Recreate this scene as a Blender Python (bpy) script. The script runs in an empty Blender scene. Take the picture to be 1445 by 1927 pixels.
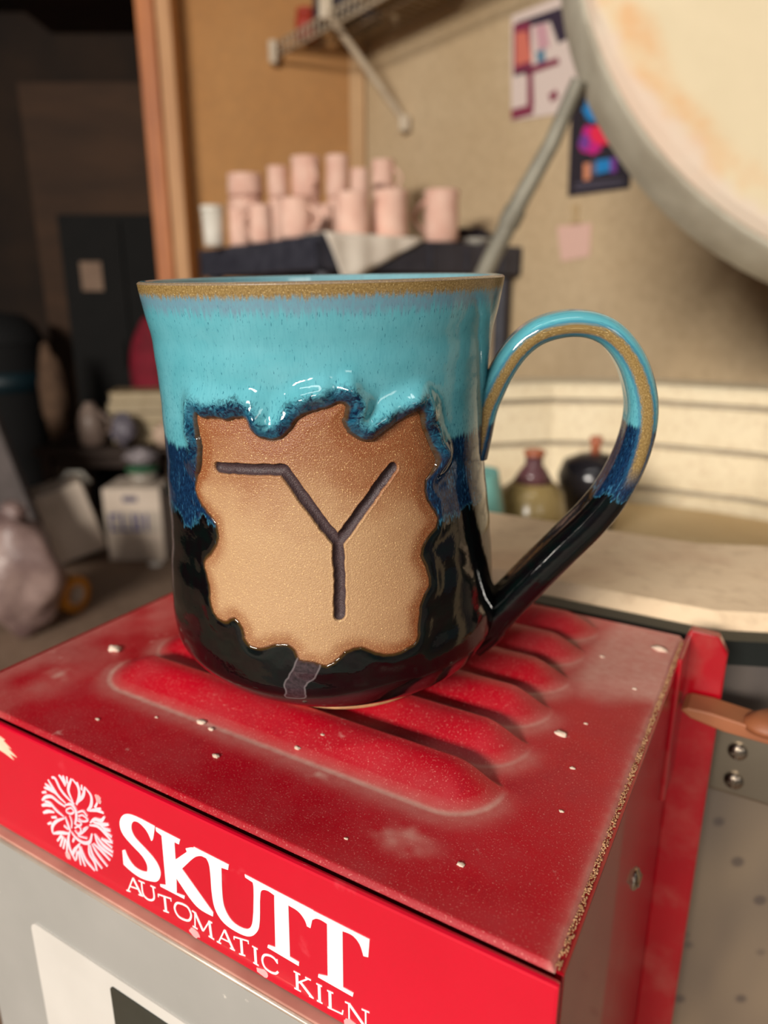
import bpy, bmesh, math, random
import numpy as np
from mathutils import Vector, Matrix
random.seed(7); np.random.seed(7)
sc = bpy.context.scene
COL = sc.collection

# ------------------------------------------------------------------ camera
CZ = 0.1                       # lens height above the controller lid (world z = 0)
FPX = 1336.0; PIT = math.radians(16.5)
cam = bpy.data.cameras.new('camera'); co = bpy.data.objects.new('camera', cam); COL.objects.link(co)
co.location = (0, 0, CZ); co.rotation_euler = (math.radians(90) - PIT, 0, 0)
cam.sensor_fit = 'HORIZONTAL'; cam.sensor_width = 36.0; cam.lens = 36.0 * FPX / 1445.0
cam.clip_start = 0.005; cam.clip_end = 50
cam.dof.use_dof = True; cam.dof.focus_distance = 0.140; cam.dof.aperture_fstop = 16.0
sc.camera = co
# ------------------------------------------------------------------ light
sc.view_settings.view_transform = 'Standard'; sc.view_settings.look = 'None'
sc.view_settings.gamma = 1.0; sc.view_settings.use_curve_mapping = False
sc.view_settings.exposure = -0.1
w = bpy.data.worlds.new('world'); sc.world = w; w.use_nodes = True
w.node_tree.nodes['Background'].inputs[0].default_value = (0.86, 0.93, 1.0, 1)
w.node_tree.nodes['Background'].inputs[1].default_value = 0.10
def area(name, loc, target, sx, sy, power, col):
    l = bpy.data.lights.new(name, 'AREA'); l.shape = 'RECTANGLE'; l.size = sx; l.size_y = sy
    l.energy = power; l.color = col
    o = bpy.data.objects.new(name, l); COL.objects.link(o); o.location = loc
    o.rotation_euler = (Vector(target) - Vector(loc)).to_track_quat('-Z', 'Y').to_euler()
    return o
area('daylight_front_left', (-2.1, -3.1, 1.35), (0.0, 0.3, 0.0), 1.7, 0.5, 275, (1.0, 0.93, 0.84))
area('daylight_right', (1.3, -3.0, 1.5), (0.0, 1.6, 0.3), 1.0, 0.7, 14, (1.0, 0.93, 0.84))
area('overhead_highlight_fill', (-0.35, -0.28, 1.44), (-0.35, -0.10, 0.0), 1.1, 0.12, 4.5, (1.0, 0.97, 0.92))  # added overhead fill, no lamp known there; gives the glaze ledges long highlights
sun = bpy.data.lights.new('sun', 'SUN'); sun.energy = 2.2; sun.angle = 0.01; sun.color = (1.0, 0.97, 0.92)
so_ = bpy.data.objects.new('sun', sun); COL.objects.link(so_); so_.rotation_euler = Vector((0.12, -0.30, -0.95)).to_track_quat('-Z', 'Y').to_euler()

# ------------------------------------------------------------------ helpers
def lin(c):
    return tuple((x / 12.92 if x <= 0.04045 else ((x + 0.055) / 1.055) ** 2.4) for x in (v / 255.0 for v in c)) + (1.0,)

class NT:
    """tiny node-graph writer"""
    def __init__(s, name):
        s.m = bpy.data.materials.new(name); s.m.use_nodes = True
        s.t = s.m.node_tree; s.b = s.t.nodes['Principled BSDF']
    def n(s, typ, **kw):
        nd = s.t.nodes.new(typ)
        for k, v in kw.items(): setattr(nd, k, v)
        return nd
    def put(s, sock, v):
        if isinstance(v, bpy.types.NodeSocket): s.t.links.new(v, sock)
        else: sock.default_value = v
    def math(s, op, a, b=0.0, clamp=False):
        nd = s.n('ShaderNodeMath', operation=op, use_clamp=clamp); s.put(nd.inputs[0], a); s.put(nd.inputs[1], b); return nd.outputs[0]
    def add(s, a, b): return s.math('ADD', a, b)
    def sub(s, a, b): return s.math('SUBTRACT', a, b)
    def mul(s, a, b): return s.math('MULTIPLY', a, b)
    def sstep(s, v, lo, hi):
        nd = s.n('ShaderNodeMapRange', interpolation_type='SMOOTHSTEP'); s.put(nd.inputs[0], v)
        s.put(nd.inputs[1], lo); s.put(nd.inputs[2], hi); return nd.outputs[0]
    def ramp(s, v, lo, hi, a=0.0, b=1.0):
        nd = s.n('ShaderNodeMapRange'); s.put(nd.inputs[0], v); s.put(nd.inputs[1], lo); s.put(nd.inputs[2], hi)
        s.put(nd.inputs[3], a); s.put(nd.inputs[4], b); return nd.outputs[0]
    def attr(s, name):
        nd = s.n('ShaderNodeAttribute'); nd.attribute_name = name; return nd
    def sep(s, v):
        nd = s.n('ShaderNodeSeparateXYZ'); s.put(nd.inputs[0], v); return nd.outputs
    def comb(s, x, y, z=0.0):
        nd = s.n('ShaderNodeCombineXYZ'); s.put(nd.inputs[0], x); s.put(nd.inputs[1], y); s.put(nd.inputs[2], z); return nd.outputs[0]
    def coord(s, scale=(1, 1, 1)):
        a = s.n('ShaderNodeTexCoord'); m = s.n('ShaderNodeMapping'); m.inputs['Scale'].default_value = scale
        s.t.links.new(a.outputs['Object'], m.inputs[0]); return m.outputs[0]
    def noise(s, vec, scale=1.0, detail=3.0, rough=0.55, dist=0.0):
        nd = s.n('ShaderNodeTexNoise'); s.put(nd.inputs['Vector'], vec); nd.inputs['Scale'].default_value = scale
        nd.inputs['Detail'].default_value = detail; nd.inputs['Roughness'].default_value = rough; nd.inputs['Distortion'].default_value = dist
        return nd.outputs[0]
    def voro(s, vec, scale=1.0):
        nd = s.n('ShaderNodeTexVoronoi'); s.put(nd.inputs['Vector'], vec); nd.inputs['Scale'].default_value = scale; return nd.outputs[0]
    def mix(s, f, a, b):
        nd = s.n('ShaderNodeMix', data_type='RGBA'); s.put(nd.inputs[0], f); s.put(nd.inputs[6], a); s.put(nd.inputs[7], b); return nd.outputs[2]
    def bump(s, h, strength=0.3, dist=0.001):
        nd = s.n('ShaderNodeBump'); s.put(nd.inputs['Height'], h); nd.inputs['Strength'].default_value = strength
        nd.inputs['Distance'].default_value = dist; s.t.links.new(nd.outputs[0], s.b.inputs['Normal'])
    def out(s, col=None, rough=None, metal=None, coat=None, spec=None):
        if col is not None: s.put(s.b.inputs['Base Color'], col)
        if rough is not None: s.put(s.b.inputs['Roughness'], rough)
        if metal is not None: s.put(s.b.inputs['Metallic'], metal)
        if coat is not None: s.put(s.b.inputs['Coat Weight'], coat)
        if spec is not None: s.put(s.b.inputs['Specular IOR Level'], spec)
        return s.m

MC = {}
def M(name, c1, c2=None, scale=8.0, rough=0.6, metal=0.0, bump=0.0, stretch=(1, 1, 1), coat=0.0, lo=0.35, hi=0.65):
    if name in MC: return MC[name]
    g = NT(name); v = g.coord(stretch); nz = g.noise(v, scale, 4.0)
    col = g.mix(g.ramp(nz, lo, hi), lin(c1), lin(c2 or c1))
    if bump: g.bump(nz, bump, 0.2 / scale)
    MC[name] = g.out(col, rough, metal, coat)
    return MC[name]

def tag(o, label=None, cat=None, group=None, kind=None):
    if label: o['label'] = label
    if cat: o['category'] = cat
    if group: o['group'] = group
    if kind: o['kind'] = kind
    return o
def thing(name, label, cat, loc=(0, 0, 0), rz=0.0, group=None):
    o = bpy.data.objects.new(name, None); COL.objects.link(o); o.location = loc; o.rotation_euler = (0, 0, rz)
    o.empty_display_size = 0.02
    return tag(o, label, cat, group)
def mesh_obj(name, verts, faces, mat, parent=None, smooth=False, mats=None, midx=None):
    me = bpy.data.meshes.new(name)
    if isinstance(verts, np.ndarray): verts = verts.tolist()
    me.from_pydata(verts, [], faces if isinstance(faces, list) else faces.tolist())
    for m_ in (mats or [mat]): me.materials.append(m_)
    if midx is not None: me.polygons.foreach_set('material_index', midx)
    if smooth: me.polygons.foreach_set('use_smooth', [True] * len(me.polygons))
    me.validate(); me.update()
    o = bpy.data.objects.new(name, me); COL.objects.link(o)
    if parent is not None: o.parent = parent
    return o

class G:
    """geometry collector"""
    def __init__(s): s.v = []; s.f = []
    def put(s, vs, fs):
        n = len(s.v); s.v += [tuple(map(float, p)) for p in vs]; s.f += [[i + n for i in f] for f in fs]; return s
    def box(s, a, b, bev=0.0, R=None, T=(0, 0, 0)):
        bm = bmesh.new(); bmesh.ops.create_cube(bm, size=1.0)
        d = [b[i] - a[i] for i in range(3)]; c = [(a[i] + b[i]) / 2 for i in range(3)]
        for v in bm.verts: v.co = Vector((v.co[0] * d[0], v.co[1] * d[1], v.co[2] * d[2]))
        if bev > 0: bmesh.ops.bevel(bm, geom=bm.edges[:], offset=min(bev, min(map(abs, d)) * 0.45), segments=2, affect='EDGES', profile=0.6)
        bm.verts.index_update()
        vs = [v.co + Vector(c) for v in bm.verts]
        if R is not None: vs = [R @ v for v in vs]
        vs = [v + Vector(T) for v in vs]; fs = [[v.index for v in f.verts] for f in bm.faces]; bm.free()
        return s.put(vs, fs)
    def lathe(s, prof, n=40, T=(0, 0, 0), R=None, closed=False):
        vs = []; fs = []; m = len(prof)
        for r, z in prof:
            for k in range(n):
                a = 2 * math.pi * k / n; vs.append(Vector((r * math.cos(a), r * math.sin(a), z)))
        for i in range(m - 1 if not closed else m):
            i2 = (i + 1) % m
            for k in range(n):
                k2 = (k + 1) % n; fs.append([i * n + k, i * n + k2, i2 * n + k2, i2 * n + k])
        if not closed:
            if prof[0][0] > 1e-6: fs.append([k for k in range(n)][::-1])
            if prof[-1][0] > 1e-6: fs.append([(m - 1) * n + k for k in range(n)])
        if R is not None: vs = [R @ v for v in vs]
        return s.put([v + Vector(T) for v in vs], fs)
    def tube(s, pts, rad, n=10, sx=1.0, up=(0, 0, 1)):
        pts = [Vector(p) for p in pts]; rr = rad if isinstance(rad, (list, tuple)) else [rad] * len(pts)
        vs = []; fs = []
        for i, p in enumerate(pts):
            t = (pts[min(i + 1, len(pts) - 1)] - pts[max(i - 1, 0)]).normalized()
            u_ = Vector(up)
            if abs(t.dot(u_)) > 0.95: u_ = Vector((1, 0, 0))
            a = t.cross(u_).normalized(); b = a.cross(t)
            for k in range(n):
                q = 2 * math.pi * k / n; vs.append(p + a * (math.cos(q) * rr[i] * sx) + b * (math.sin(q) * rr[i]))
        for i in range(len(pts) - 1):
            for k in range(n):
                k2 = (k + 1) % n; fs.append([i * n + k, i * n + k2, (i + 1) * n + k2, (i + 1) * n + k])
        fs.append(list(range(n))[::-1]); fs.append([(len(pts) - 1) * n + k for k in range(n)])
        return s.put(vs, fs)
    def blob(s, c, r, seed=0, amp=0.25, n=16, freq=2.0, flat=1.0):
        from mathutils import noise
        vs = []; fs = []
        for i in range(n + 1):
            for k in range(2 * n):
                th = math.pi * i / n; ph = math.pi * k / n
                d = Vector((math.sin(th) * math.cos(ph), math.sin(th) * math.sin(ph), math.cos(th)))
                q = 1 + amp * noise.noise(d * freq + Vector((seed * 7.3, seed, 0)))
                vs.append(Vector(c) + Vector((d[0] * r[0] * q, d[1] * r[1] * q, d[2] * r[2] * q)))
        for i in range(n):
            for k in range(2 * n):
                k2 = (k + 1) % (2 * n); fs.append([i * 2 * n + k, (i + 1) * 2 * n + k, (i + 1) * 2 * n + k2, i * 2 * n + k2])
        return s.put(vs, fs)
    def prism(s, poly, y0, y1, axes='xz'):
        n = len(poly)
        def P(p, q): return (p[0], q, p[1]) if axes == 'xz' else ((p[0], p[1], q) if axes == 'xy' else (q, p[0], p[1]))
        vs = [P(p, y0) for p in poly] + [P(p, y1) for p in poly]
        fs = [[i, (i + 1) % n, n + (i + 1) % n, n + i] for i in range(n)]
        from mathutils.geometry import tessellate_polygon
        tri = tessellate_polygon([[Vector((p[0], p[1], 0)) for p in poly]])
        for t in tri: fs.append([t[0], t[1], t[2]]); fs.append([n + t[2], n + t[1], n + t[0]])
        return s.put(vs, fs)
    def make(s, name, mat, parent=None, smooth=False, off=(0, 0, 0), edge=False):
        vs = [(p[0] - off[0], p[1] - off[1], p[2] - off[2]) for p in s.v]
        o = mesh_obj(name, vs, s.f, mat, parent, smooth)
        bm = bmesh.new(); bm.from_mesh(o.data); bmesh.ops.recalc_face_normals(bm, faces=bm.faces); bm.to_mesh(o.data); bm.free()
        if edge:
            try: o.data.set_sharp_from_angle(angle=math.radians(35))
            except Exception: pass
        return o

def copy_tree(o, parent=None):
    c = o.copy(); COL.objects.link(c)
    if parent is not None: c.parent = parent
    for ch in list(o.children): copy_tree(ch, c)
    return c

def pray(x, y):      # direction through a point of the photograph, used to survey where things stand
    X = x - 722.5; u = -(y - 963.5)
    return Vector((X, FPX * math.cos(PIT) + u * math.sin(PIT), -FPX * math.sin(PIT) + u * math.cos(PIT)))
def at(x, y, Y):
    d = pray(x, y); return Vector((0, 0, CZ)) + d * (Y / d.y)
def atz(x, y, z):
    d = pray(x, y); return Vector((0, 0, CZ)) + d * ((z - CZ) / d.z)
def atpl(x, y, P, N):
    d = pray(x, y); C = Vector((0, 0, CZ)); t = (Vector(P) - C).dot(Vector(N)) / d.dot(Vector(N)); return C + d * t

FLOOR = -0.9; CEIL = 1.55
WC = Vector((-0.05, 2.225, 0))                    # inner corner of the room
RD = Vector((0.595, -0.804, 0)).normalized()      # direction of the right wall
RN = Vector((-0.804, -0.595, 0)).normalized()     # its normal, into the room

# ------------------------------------------------------------------ measured shapes (mm)
LETTERS= {'S': [(-86.6, -8.0), (-87.7, -12.1), (-88.3, -12.5), (-89.2, -10.4), (-91.4, -9.1), (-93.2, -9.3), (-94.2, -10.5), (-94.5, -12.4), (-93.5, -14.1), (-90.5, -15.5), (-87.6, -17.2), (-86.3, -19.3), (-86.5, -21.2), (-87.7, -23.2), (-89.6, -24.1), (-93.5, -25.0), (-97.0, -24.3), (-98.7, -23.6), (-98.5, -19.6), (-97.5, -19.0), (-96.8, -20.9), (-95.0, -22.6), (-92.3, -22.6), (-90.8, -21.9), (-90.4, -20.0), (-91.7, -18.1), (-94.7, -16.7), (-97.5, -15.1), (-98.4, -13.3), (-98.1, -11.1), (-96.6, -9.0), (-94.4, -8.0), (-91.2, -7.8), (-88.6, -7.9)], 'K': [(-86.4, -8.1), (-79.2, -8.2), (-79.7, -9.6), (-81.0, -9.6), (-81.2, -14.2), (-77.5, -10.5), (-77.8, -9.8), (-75.4, -8.3), (-70.9, -8.4), (-72.5, -9.4), (-74.2, -10.0), (-75.7, -11.2), (-79.5, -15.8), (-71.3, -23.3), (-71.5, -24.4), (-76.3, -24.6), (-81.5, -19.3), (-81.9, -23.4), (-79.5, -23.0), (-79.7, -23.9), (-86.9, -24.1), (-87.0, -23.5), (-85.1, -22.8), (-84.8, -9.6), (-86.4, -9.1)], 'U': [(-75.4, -8.3), (-65.8, -8.4), (-66.1, -9.8), (-67.9, -10.1), (-68.4, -18.7), (-67.4, -21.6), (-65.6, -23.2), (-62.6, -23.1), (-61.0, -21.9), (-60.2, -19.2), (-59.5, -11.1), (-59.7, -9.8), (-61.6, -9.5), (-61.7, -8.8), (-54.2, -9.0), (-54.4, -10.3), (-55.9, -9.9), (-57.4, -10.4), (-58.0, -11.7), (-58.5, -19.8), (-59.4, -22.2), (-61.2, -24.3), (-63.7, -25.1), (-68.2, -24.9), (-70.6, -22.7), (-71.3, -19.2), (-71.1, -10.8), (-72.0, -9.6), (-73.5, -9.7)], 'T1': [(-54.2, -9.0), (-45.1, -9.2), (-45.4, -11.6), (-45.9, -13.8), (-46.7, -13.8), (-47.1, -12.5), (-48.6, -11.1), (-51.0, -11.0), (-51.2, -23.8), (-49.0, -23.9), (-49.1, -24.9), (-56.9, -24.6), (-56.7, -23.8), (-54.8, -23.4), (-54.4, -10.3)], 'T2': [(-45.2, -9.3), (-32.8, -9.4), (-33.1, -13.6), (-34.1, -13.9), (-34.8, -11.4), (-36.5, -10.2), (-38.6, -10.6), (-38.7, -24.1), (-36.4, -24.1), (-36.6, -25.1), (-44.5, -25.0), (-44.4, -24.2), (-42.2, -23.4), (-42.0, -10.7), (-43.4, -10.5), (-44.5, -10.7), (-45.4, -11.6)]}
SMALL= [('A', -98.3, -93.7, -30.9, -30.0), ('U', -93.8, -88.8, -30.3, -29.7), ('T', -88.0, -84.0, -31.0, -30.2), ('O', -83.1, -78.1, -30.4, -29.6), ('M', -77.8, -71.9, -30.4, -30.7), ('A', -70.5, -66.4, -30.8, -30.5), ('T', -65.9, -62.0, -31.0, -30.0), ('I', -61.2, -59.4, -30.9, -30.9), ('C', -58.5, -54.5, -31.0, -30.6), ('K', -50.5, -46.2, -31.4, -31.2), ('I', -45.2, -43.5, -31.3, -31.2), ('L', -42.5, -38.9, -31.5, -31.1), ('N', -38.1, -33.2, -31.8, -31.1)]
EMBLEM= [[(-114.0, -13.4), (-116.5, -12.5), (-118.6, -11.0), (-120.0, -8.7), (-121.4, -8.8)], [(-117.4, -14.5), (-119.9, -13.4), (-121.7, -11.6), (-123.0, -10.0)], [(-120.4, -13.4), (-122.4, -12.3), (-124.5, -11.8)], [(-121.2, -13.1), (-123.1, -12.8), (-125.1, -13.1)], [(-124.5, -14.1), (-126.3, -15.0)], [(-114.4, -12.9), (-115.5, -10.0), (-113.7, -6.3)], [(-113.4, -6.2), (-111.6, -7.7), (-111.6, -10.1), (-113.2, -13.2)], [(-116.4, -9.4), (-117.4, -7.7), (-118.4, -7.0)], [(-116.0, -8.8), (-116.6, -7.4), (-116.6, -6.5)], [(-115.5, -8.2), (-115.3, -6.3)], [(-111.2, -8.0), (-111.7, -6.4)], [(-110.4, -8.1), (-110.1, -6.6)], [(-112.5, -12.3), (-110.2, -9.6), (-109.0, -6.7)], [(-108.9, -6.9), (-107.2, -8.4), (-107.6, -11.0), (-109.3, -13.3)], [(-108.7, -13.1), (-106.0, -11.8), (-103.4, -11.5)], [(-106.4, -11.3), (-105.2, -9.4)], [(-105.9, -11.5), (-104.2, -10.6)], [(-117.6, -15.6), (-120.0, -15.3), (-122.6, -14.7), (-125.1, -15.8), (-126.7, -17.4)], [(-118.8, -18.9), (-121.4, -18.2), (-123.6, -17.0), (-125.7, -17.2)], [(-123.2, -17.7), (-125.3, -18.1), (-127.2, -19.1)], [(-122.4, -19.1), (-124.8, -19.8), (-127.1, -21.2)], [(-121.8, -20.3), (-123.9, -21.2)], [(-118.6, -19.2), (-122.0, -21.5), (-124.1, -23.9), (-124.5, -26.0)], [(-124.3, -22.9), (-125.9, -24.0)], [(-124.4, -26.2), (-121.3, -24.6), (-117.4, -23.2)], [(-118.2, -18.6), (-117.5, -20.9), (-117.0, -22.4)], [(-119.3, -21.7), (-117.7, -22.1)], [(-117.3, -22.5), (-118.4, -25.6), (-118.1, -28.5), (-116.7, -30.9)], [(-120.8, -25.1), (-123.0, -27.8)], [(-120.3, -25.3), (-122.1, -29.0)], [(-119.5, -25.6), (-121.0, -29.2)], [(-118.9, -26.0), (-119.7, -29.7)], [(-116.7, -22.3), (-115.3, -23.4), (-112.7, -23.7), (-110.1, -22.4), (-108.7, -19.5)], [(-115.9, -23.9), (-116.7, -25.3)], [(-113.9, -24.5), (-116.7, -27.9), (-117.5, -29.6)], [(-115.5, -27.6), (-116.3, -30.3)], [(-114.9, -27.1), (-114.8, -31.2)], [(-114.3, -25.1), (-114.0, -28.0), (-113.1, -30.8)], [(-113.8, -25.3), (-112.5, -28.6), (-109.6, -30.5)], [(-110.5, -23.2), (-110.7, -26.1), (-109.2, -27.9), (-108.8, -30.1)], [(-110.0, -23.2), (-109.4, -26.1), (-106.7, -28.5)], [(-109.3, -22.5), (-107.6, -24.7), (-104.6, -26.9)], [(-108.7, -22.2), (-106.3, -23.0), (-103.3, -24.6)], [(-107.7, -19.0), (-106.6, -21.7), (-102.2, -22.9)], [(-107.5, -19.1), (-105.0, -21.0), (-101.8, -21.6)], [(-105.4, -19.3), (-101.9, -20.4)], [(-104.7, -19.4), (-101.5, -18.8)], [(-109.2, -17.2), (-106.2, -16.3), (-103.6, -17.3), (-101.6, -18.7)], [(-104.2, -16.5), (-101.5, -17.2)], [(-108.8, -16.4), (-106.9, -14.6), (-104.6, -14.0), (-103.2, -12.4)], [(-107.6, -15.7), (-104.5, -15.0), (-102.1, -14.0)], [(-105.1, -15.5), (-103.6, -15.9), (-101.7, -15.5)], [(-117.5, -15.0), (-115.1, -13.8), (-113.7, -14.7), (-113.7, -16.8), (-114.7, -19.3)], [(-117.2, -16.1), (-115.3, -14.9), (-114.4, -15.6), (-115.7, -16.7), (-117.2, -16.9), (-117.2, -16.1)], [(-116.3, -17.4), (-115.8, -18.9), (-116.2, -21.0)], [(-113.0, -15.2), (-110.9, -14.0), (-109.5, -14.9)], [(-112.9, -16.2), (-111.2, -15.3), (-109.5, -15.9), (-111.5, -17.1), (-113.0, -16.9)], [(-113.5, -17.7), (-112.1, -17.8), (-112.9, -18.9), (-114.5, -19.2)], [(-115.0, -20.5), (-113.5, -19.4), (-112.6, -20.1), (-113.9, -21.7), (-115.1, -21.2)], [(-111.5, -20.0), (-109.9, -18.1), (-111.3, -19.1), (-112.1, -20.5), (-114.0, -22.2), (-110.7, -21.6)]]
RZ= [21.28, 29.83, 38.3, 41.77, 41.91, 41.28, 41.02, 40.31, 39.82, 39.37, 38.91, 38.48, 38.42, 38.34, 38.5, 38.91, 39.28, 40.48, 41.24]
DX= [2.5, 0.23, -0.55, -0.35, -0.95, -0.86, -0.31, -0.0]
OUT= [(-37.43, 75.76), (-33.8, 75.37), (-29.66, 75.52), (-25.5, 75.43), (-21.56, 75.92), (-18.74, 75.81), (-17.04, 73.66), (-13.44, 72.18), (-9.4, 72.05), (-5.36, 74.18), (-2.96, 76.46), (0.86, 77.45), (5.23, 78.29), (8.24, 79.03), (10.37, 78.45), (10.08, 76.71), (9.48, 75.38), (11.03, 73.34), (14.47, 71.59), (18.48, 71.48), (22.14, 72.94), (26.88, 74.73), (31.35, 75.99), (32.88, 75.87), (33.82, 74.28), (34.6, 72.46), (37.73, 68.29), (39.93, 65.33), (39.28, 63.69), (37.11, 62.25), (35.51, 60.76), (35.67, 57.55), (37.8, 54.94), (39.43, 52.81), (38.38, 50.74), (33.73, 48.31), (31.87, 45.42), (33.65, 41.78), (33.99, 38.48), (30.88, 35.22), (29.73, 30.88), (29.01, 27.0), (25.47, 25.58), (20.53, 24.94), (15.46, 26.11), (11.38, 27.6), (7.09, 27.1), (4.73, 25.67), (0.99, 24.1), (-2.48, 24.73), (-6.62, 25.37), (-7.83, 27.24), (-9.89, 28.59), (-13.69, 28.33), (-20.06, 26.84), (-23.38, 28.1), (-24.25, 30.84), (-27.17, 32.9), (-30.59, 31.44), (-34.71, 32.18), (-36.75, 34.89), (-37.39, 38.66), (-39.6, 43.26), (-35.01, 46.77), (-32.19, 50.11), (-33.01, 53.38), (-37.39, 55.83), (-41.23, 58.69), (-40.38, 62.02), (-37.92, 64.82), (-36.57, 69.12), (-37.27, 71.83)]
STR= [(-29.92, 65.36), (-8.15, 66.0), (6.33, 50.86), (23.89, 65.24), (5.56, 35.49)]
HND= [(36.7, 72.36), (39.1, 75.14), (41.39, 80.09), (44.81, 85.29), (49.74, 89.05), (57.14, 90.52), (63.99, 88.74), (69.33, 83.11), (72.51, 75.34), (73.23, 67.95), (71.74, 59.65), (68.35, 51.01), (63.91, 44.07), (58.49, 37.57), (51.9, 29.63), (45.83, 22.02), (41.39, 16.72), (38.3, 13.42)]
# ------------------------------------------------------------------ the setting
def wallboard(name, c1, c2):
    g = NT(name); v = g.coord(); a = g.noise(v, 1.6, 4.0); b = g.noise(v, 60.0, 3.0)
    col = g.mix(g.ramp(a, 0.35, 0.7), lin(c1), lin(c2)); col = g.mix(g.ramp(b, 0.3, 0.75, 0, 0.25), col, lin((120, 90, 60)))
    g.bump(b, 0.25, 0.001); return g.out(col, 0.8)
m_wall_r = wallboard('painted_board', (208, 186, 152), (192, 166, 128))
m_wall_l = wallboard('tan_board', (186, 138, 84), (164, 114, 62))
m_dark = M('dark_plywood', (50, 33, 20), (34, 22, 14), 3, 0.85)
def slab(name, P, D, L_, z0, z1, mat, N, th=0.08):
    g = G(); P = Vector(P); D = Vector(D); N = Vector(N)
    a, b = P, P + D * L_
    vs = [a, b, b - N * th, a - N * th]
    g.put([(p.x, p.y, z0) for p in vs] + [(p.x, p.y, z1) for p in vs], [[0, 1, 5, 4], [1, 2, 6, 5], [2, 3, 7, 6], [3, 0, 4, 7], [4, 5, 6, 7], [3, 2, 1, 0]])
    return tag(g.make(name, mat), kind='structure')
slab('wall_right', WC, RD, 2.5, FLOOR, CEIL, m_wall_r, RN)
PX = -0.60                                        # where the left wall ends at the door post
slab('wall_back', (WC.x, WC.y, 0), (-1, 0, 0), WC.x - PX, FLOOR, CEIL, m_wall_l, (0, -1, 0), 0.10)
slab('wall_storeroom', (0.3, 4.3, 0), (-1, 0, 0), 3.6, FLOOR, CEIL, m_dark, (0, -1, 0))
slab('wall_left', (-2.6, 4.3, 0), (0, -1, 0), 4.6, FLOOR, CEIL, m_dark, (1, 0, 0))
gf = NT('concrete_floor'); v = gf.coord(); a = gf.noise(v, 3.0, 6.0); b = gf.noise(v, 40.0, 4.0)
col = gf.mix(gf.ramp(a, 0.3, 0.7), lin((150, 124, 104)), lin((118, 95, 78))); col = gf.mix(gf.ramp(b, 0.45, 0.8, 0, 0.5), col, lin((185, 160, 138)))
gf.bump(b, 0.2, 0.001); m_floor = gf.out(col, 0.75)
tag(G().box((-2.7, -0.6, FLOOR - 0.05), (3.2, 4.4, FLOOR)).make('floor', m_floor), kind='structure')
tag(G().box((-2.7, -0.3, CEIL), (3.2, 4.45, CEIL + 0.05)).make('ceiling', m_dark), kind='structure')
m_drive = M('driveway_concrete', (120, 116, 108), (104, 100, 94), 3, 0.9)
tag(G().box((-5.5, -6.5, FLOOR - 0.07), (5.5, -0.6, FLOOR - 0.02)).make('floor', m_drive), kind='structure')
# corner strip of the room and the door post
m_strip = M('corner_strip_paint', (198, 160, 116), (184, 146, 104), 5, 0.7)
g = G(); g.box((WC.x - 0.045, WC.y - 0.012, FLOOR), (WC.x - 0.004, WC.y - 0.001, CEIL), 0.002); tag(g.make('trim_1', m_strip), kind='structure')
m_post = M('orange_stud_wood', (184, 108, 46), (156, 84, 30), 6, 0.55, stretch=(6, 6, 0.7), bump=0.2)
m_postedge = M('pale_stud_wood', (200, 152, 104), (182, 132, 86), 6, 0.6, stretch=(6, 6, 0.7), bump=0.2)
yp = 2.13
g = G(); g.box((-0.645, yp, FLOOR), (-0.598, yp + 0.10, CEIL), 0.004); tag(g.make('trim_2', m_post), kind='structure')
g = G(); g.box((-0.597, yp + 0.012, FLOOR), (-0.556, yp + 0.095, CEIL), 0.004); tag(g.make('trim_3', m_postedge), kind='structure')

# ------------------------------------------------------------------ black shelf unit in the corner with bisque mugs
m_black = M('black_plastic', (60, 60, 70), (46, 46, 56), 30, 0.5, bump=0.05)
P1 = Vector((-0.122, 1.4, 0)); ED = Vector((0.804, 0.595, 0)).normalized()       # near corner, direction of its short end
FD = -RD
ZT = at(600, 440, 1.4).z                                                        # shelf top height
su = thing('shelf_unit', 'black plastic shelf unit in the room corner carrying the pink bisque pots', 'shelf', (P1.x, P1.y, FLOOR), math.atan2(ED.y, ED.x))
W_, D_ = 0.545, 0.56                                                             # along the end, along the front
for k, zz in enumerate((ZT, ZT - 0.42, ZT - 0.84)):
    g = G(); zz -= FLOOR
    g.box((0, 0, zz - 0.012), (W_, D_, zz), 0.003)
    g.box((0, 0, zz - 0.062), (W_, 0.012, zz - 0.010), 0.003); g.box((0, D_ - 0.012, zz - 0.062), (W_, D_, zz - 0.010), 0.003)
    g.box((0, 0, zz - 0.062), (0.012, D_, zz - 0.010), 0.003); g.box((W_ - 0.012, 0, zz - 0.062), (W_, D_, zz - 0.010), 0.003)
    for q in range(5): g.box((0.06 + q * 0.105, -0.004, zz - 0.058), (0.066 + q * 0.105, 0.0, zz - 0.012), 0.001)
    g.make('shelf_board', m_black, su)
for (x, y) in ((0.03, 0.03), (W_ - 0.03, 0.03), (0.03, D_ - 0.03), (W_ - 0.03, D_ - 0.03)):
    zs = [(0.018, 0.0), (0.018, ZT - FLOOR - 0.012)]
    G().lathe(zs, 16, (x, y, 0)).make('post', m_black, su, True, edge=True)
m_bisque = M('pink_bisque_clay', (234, 196, 178), (222, 176, 158), 30, 0.85, bump=0.05)
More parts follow.
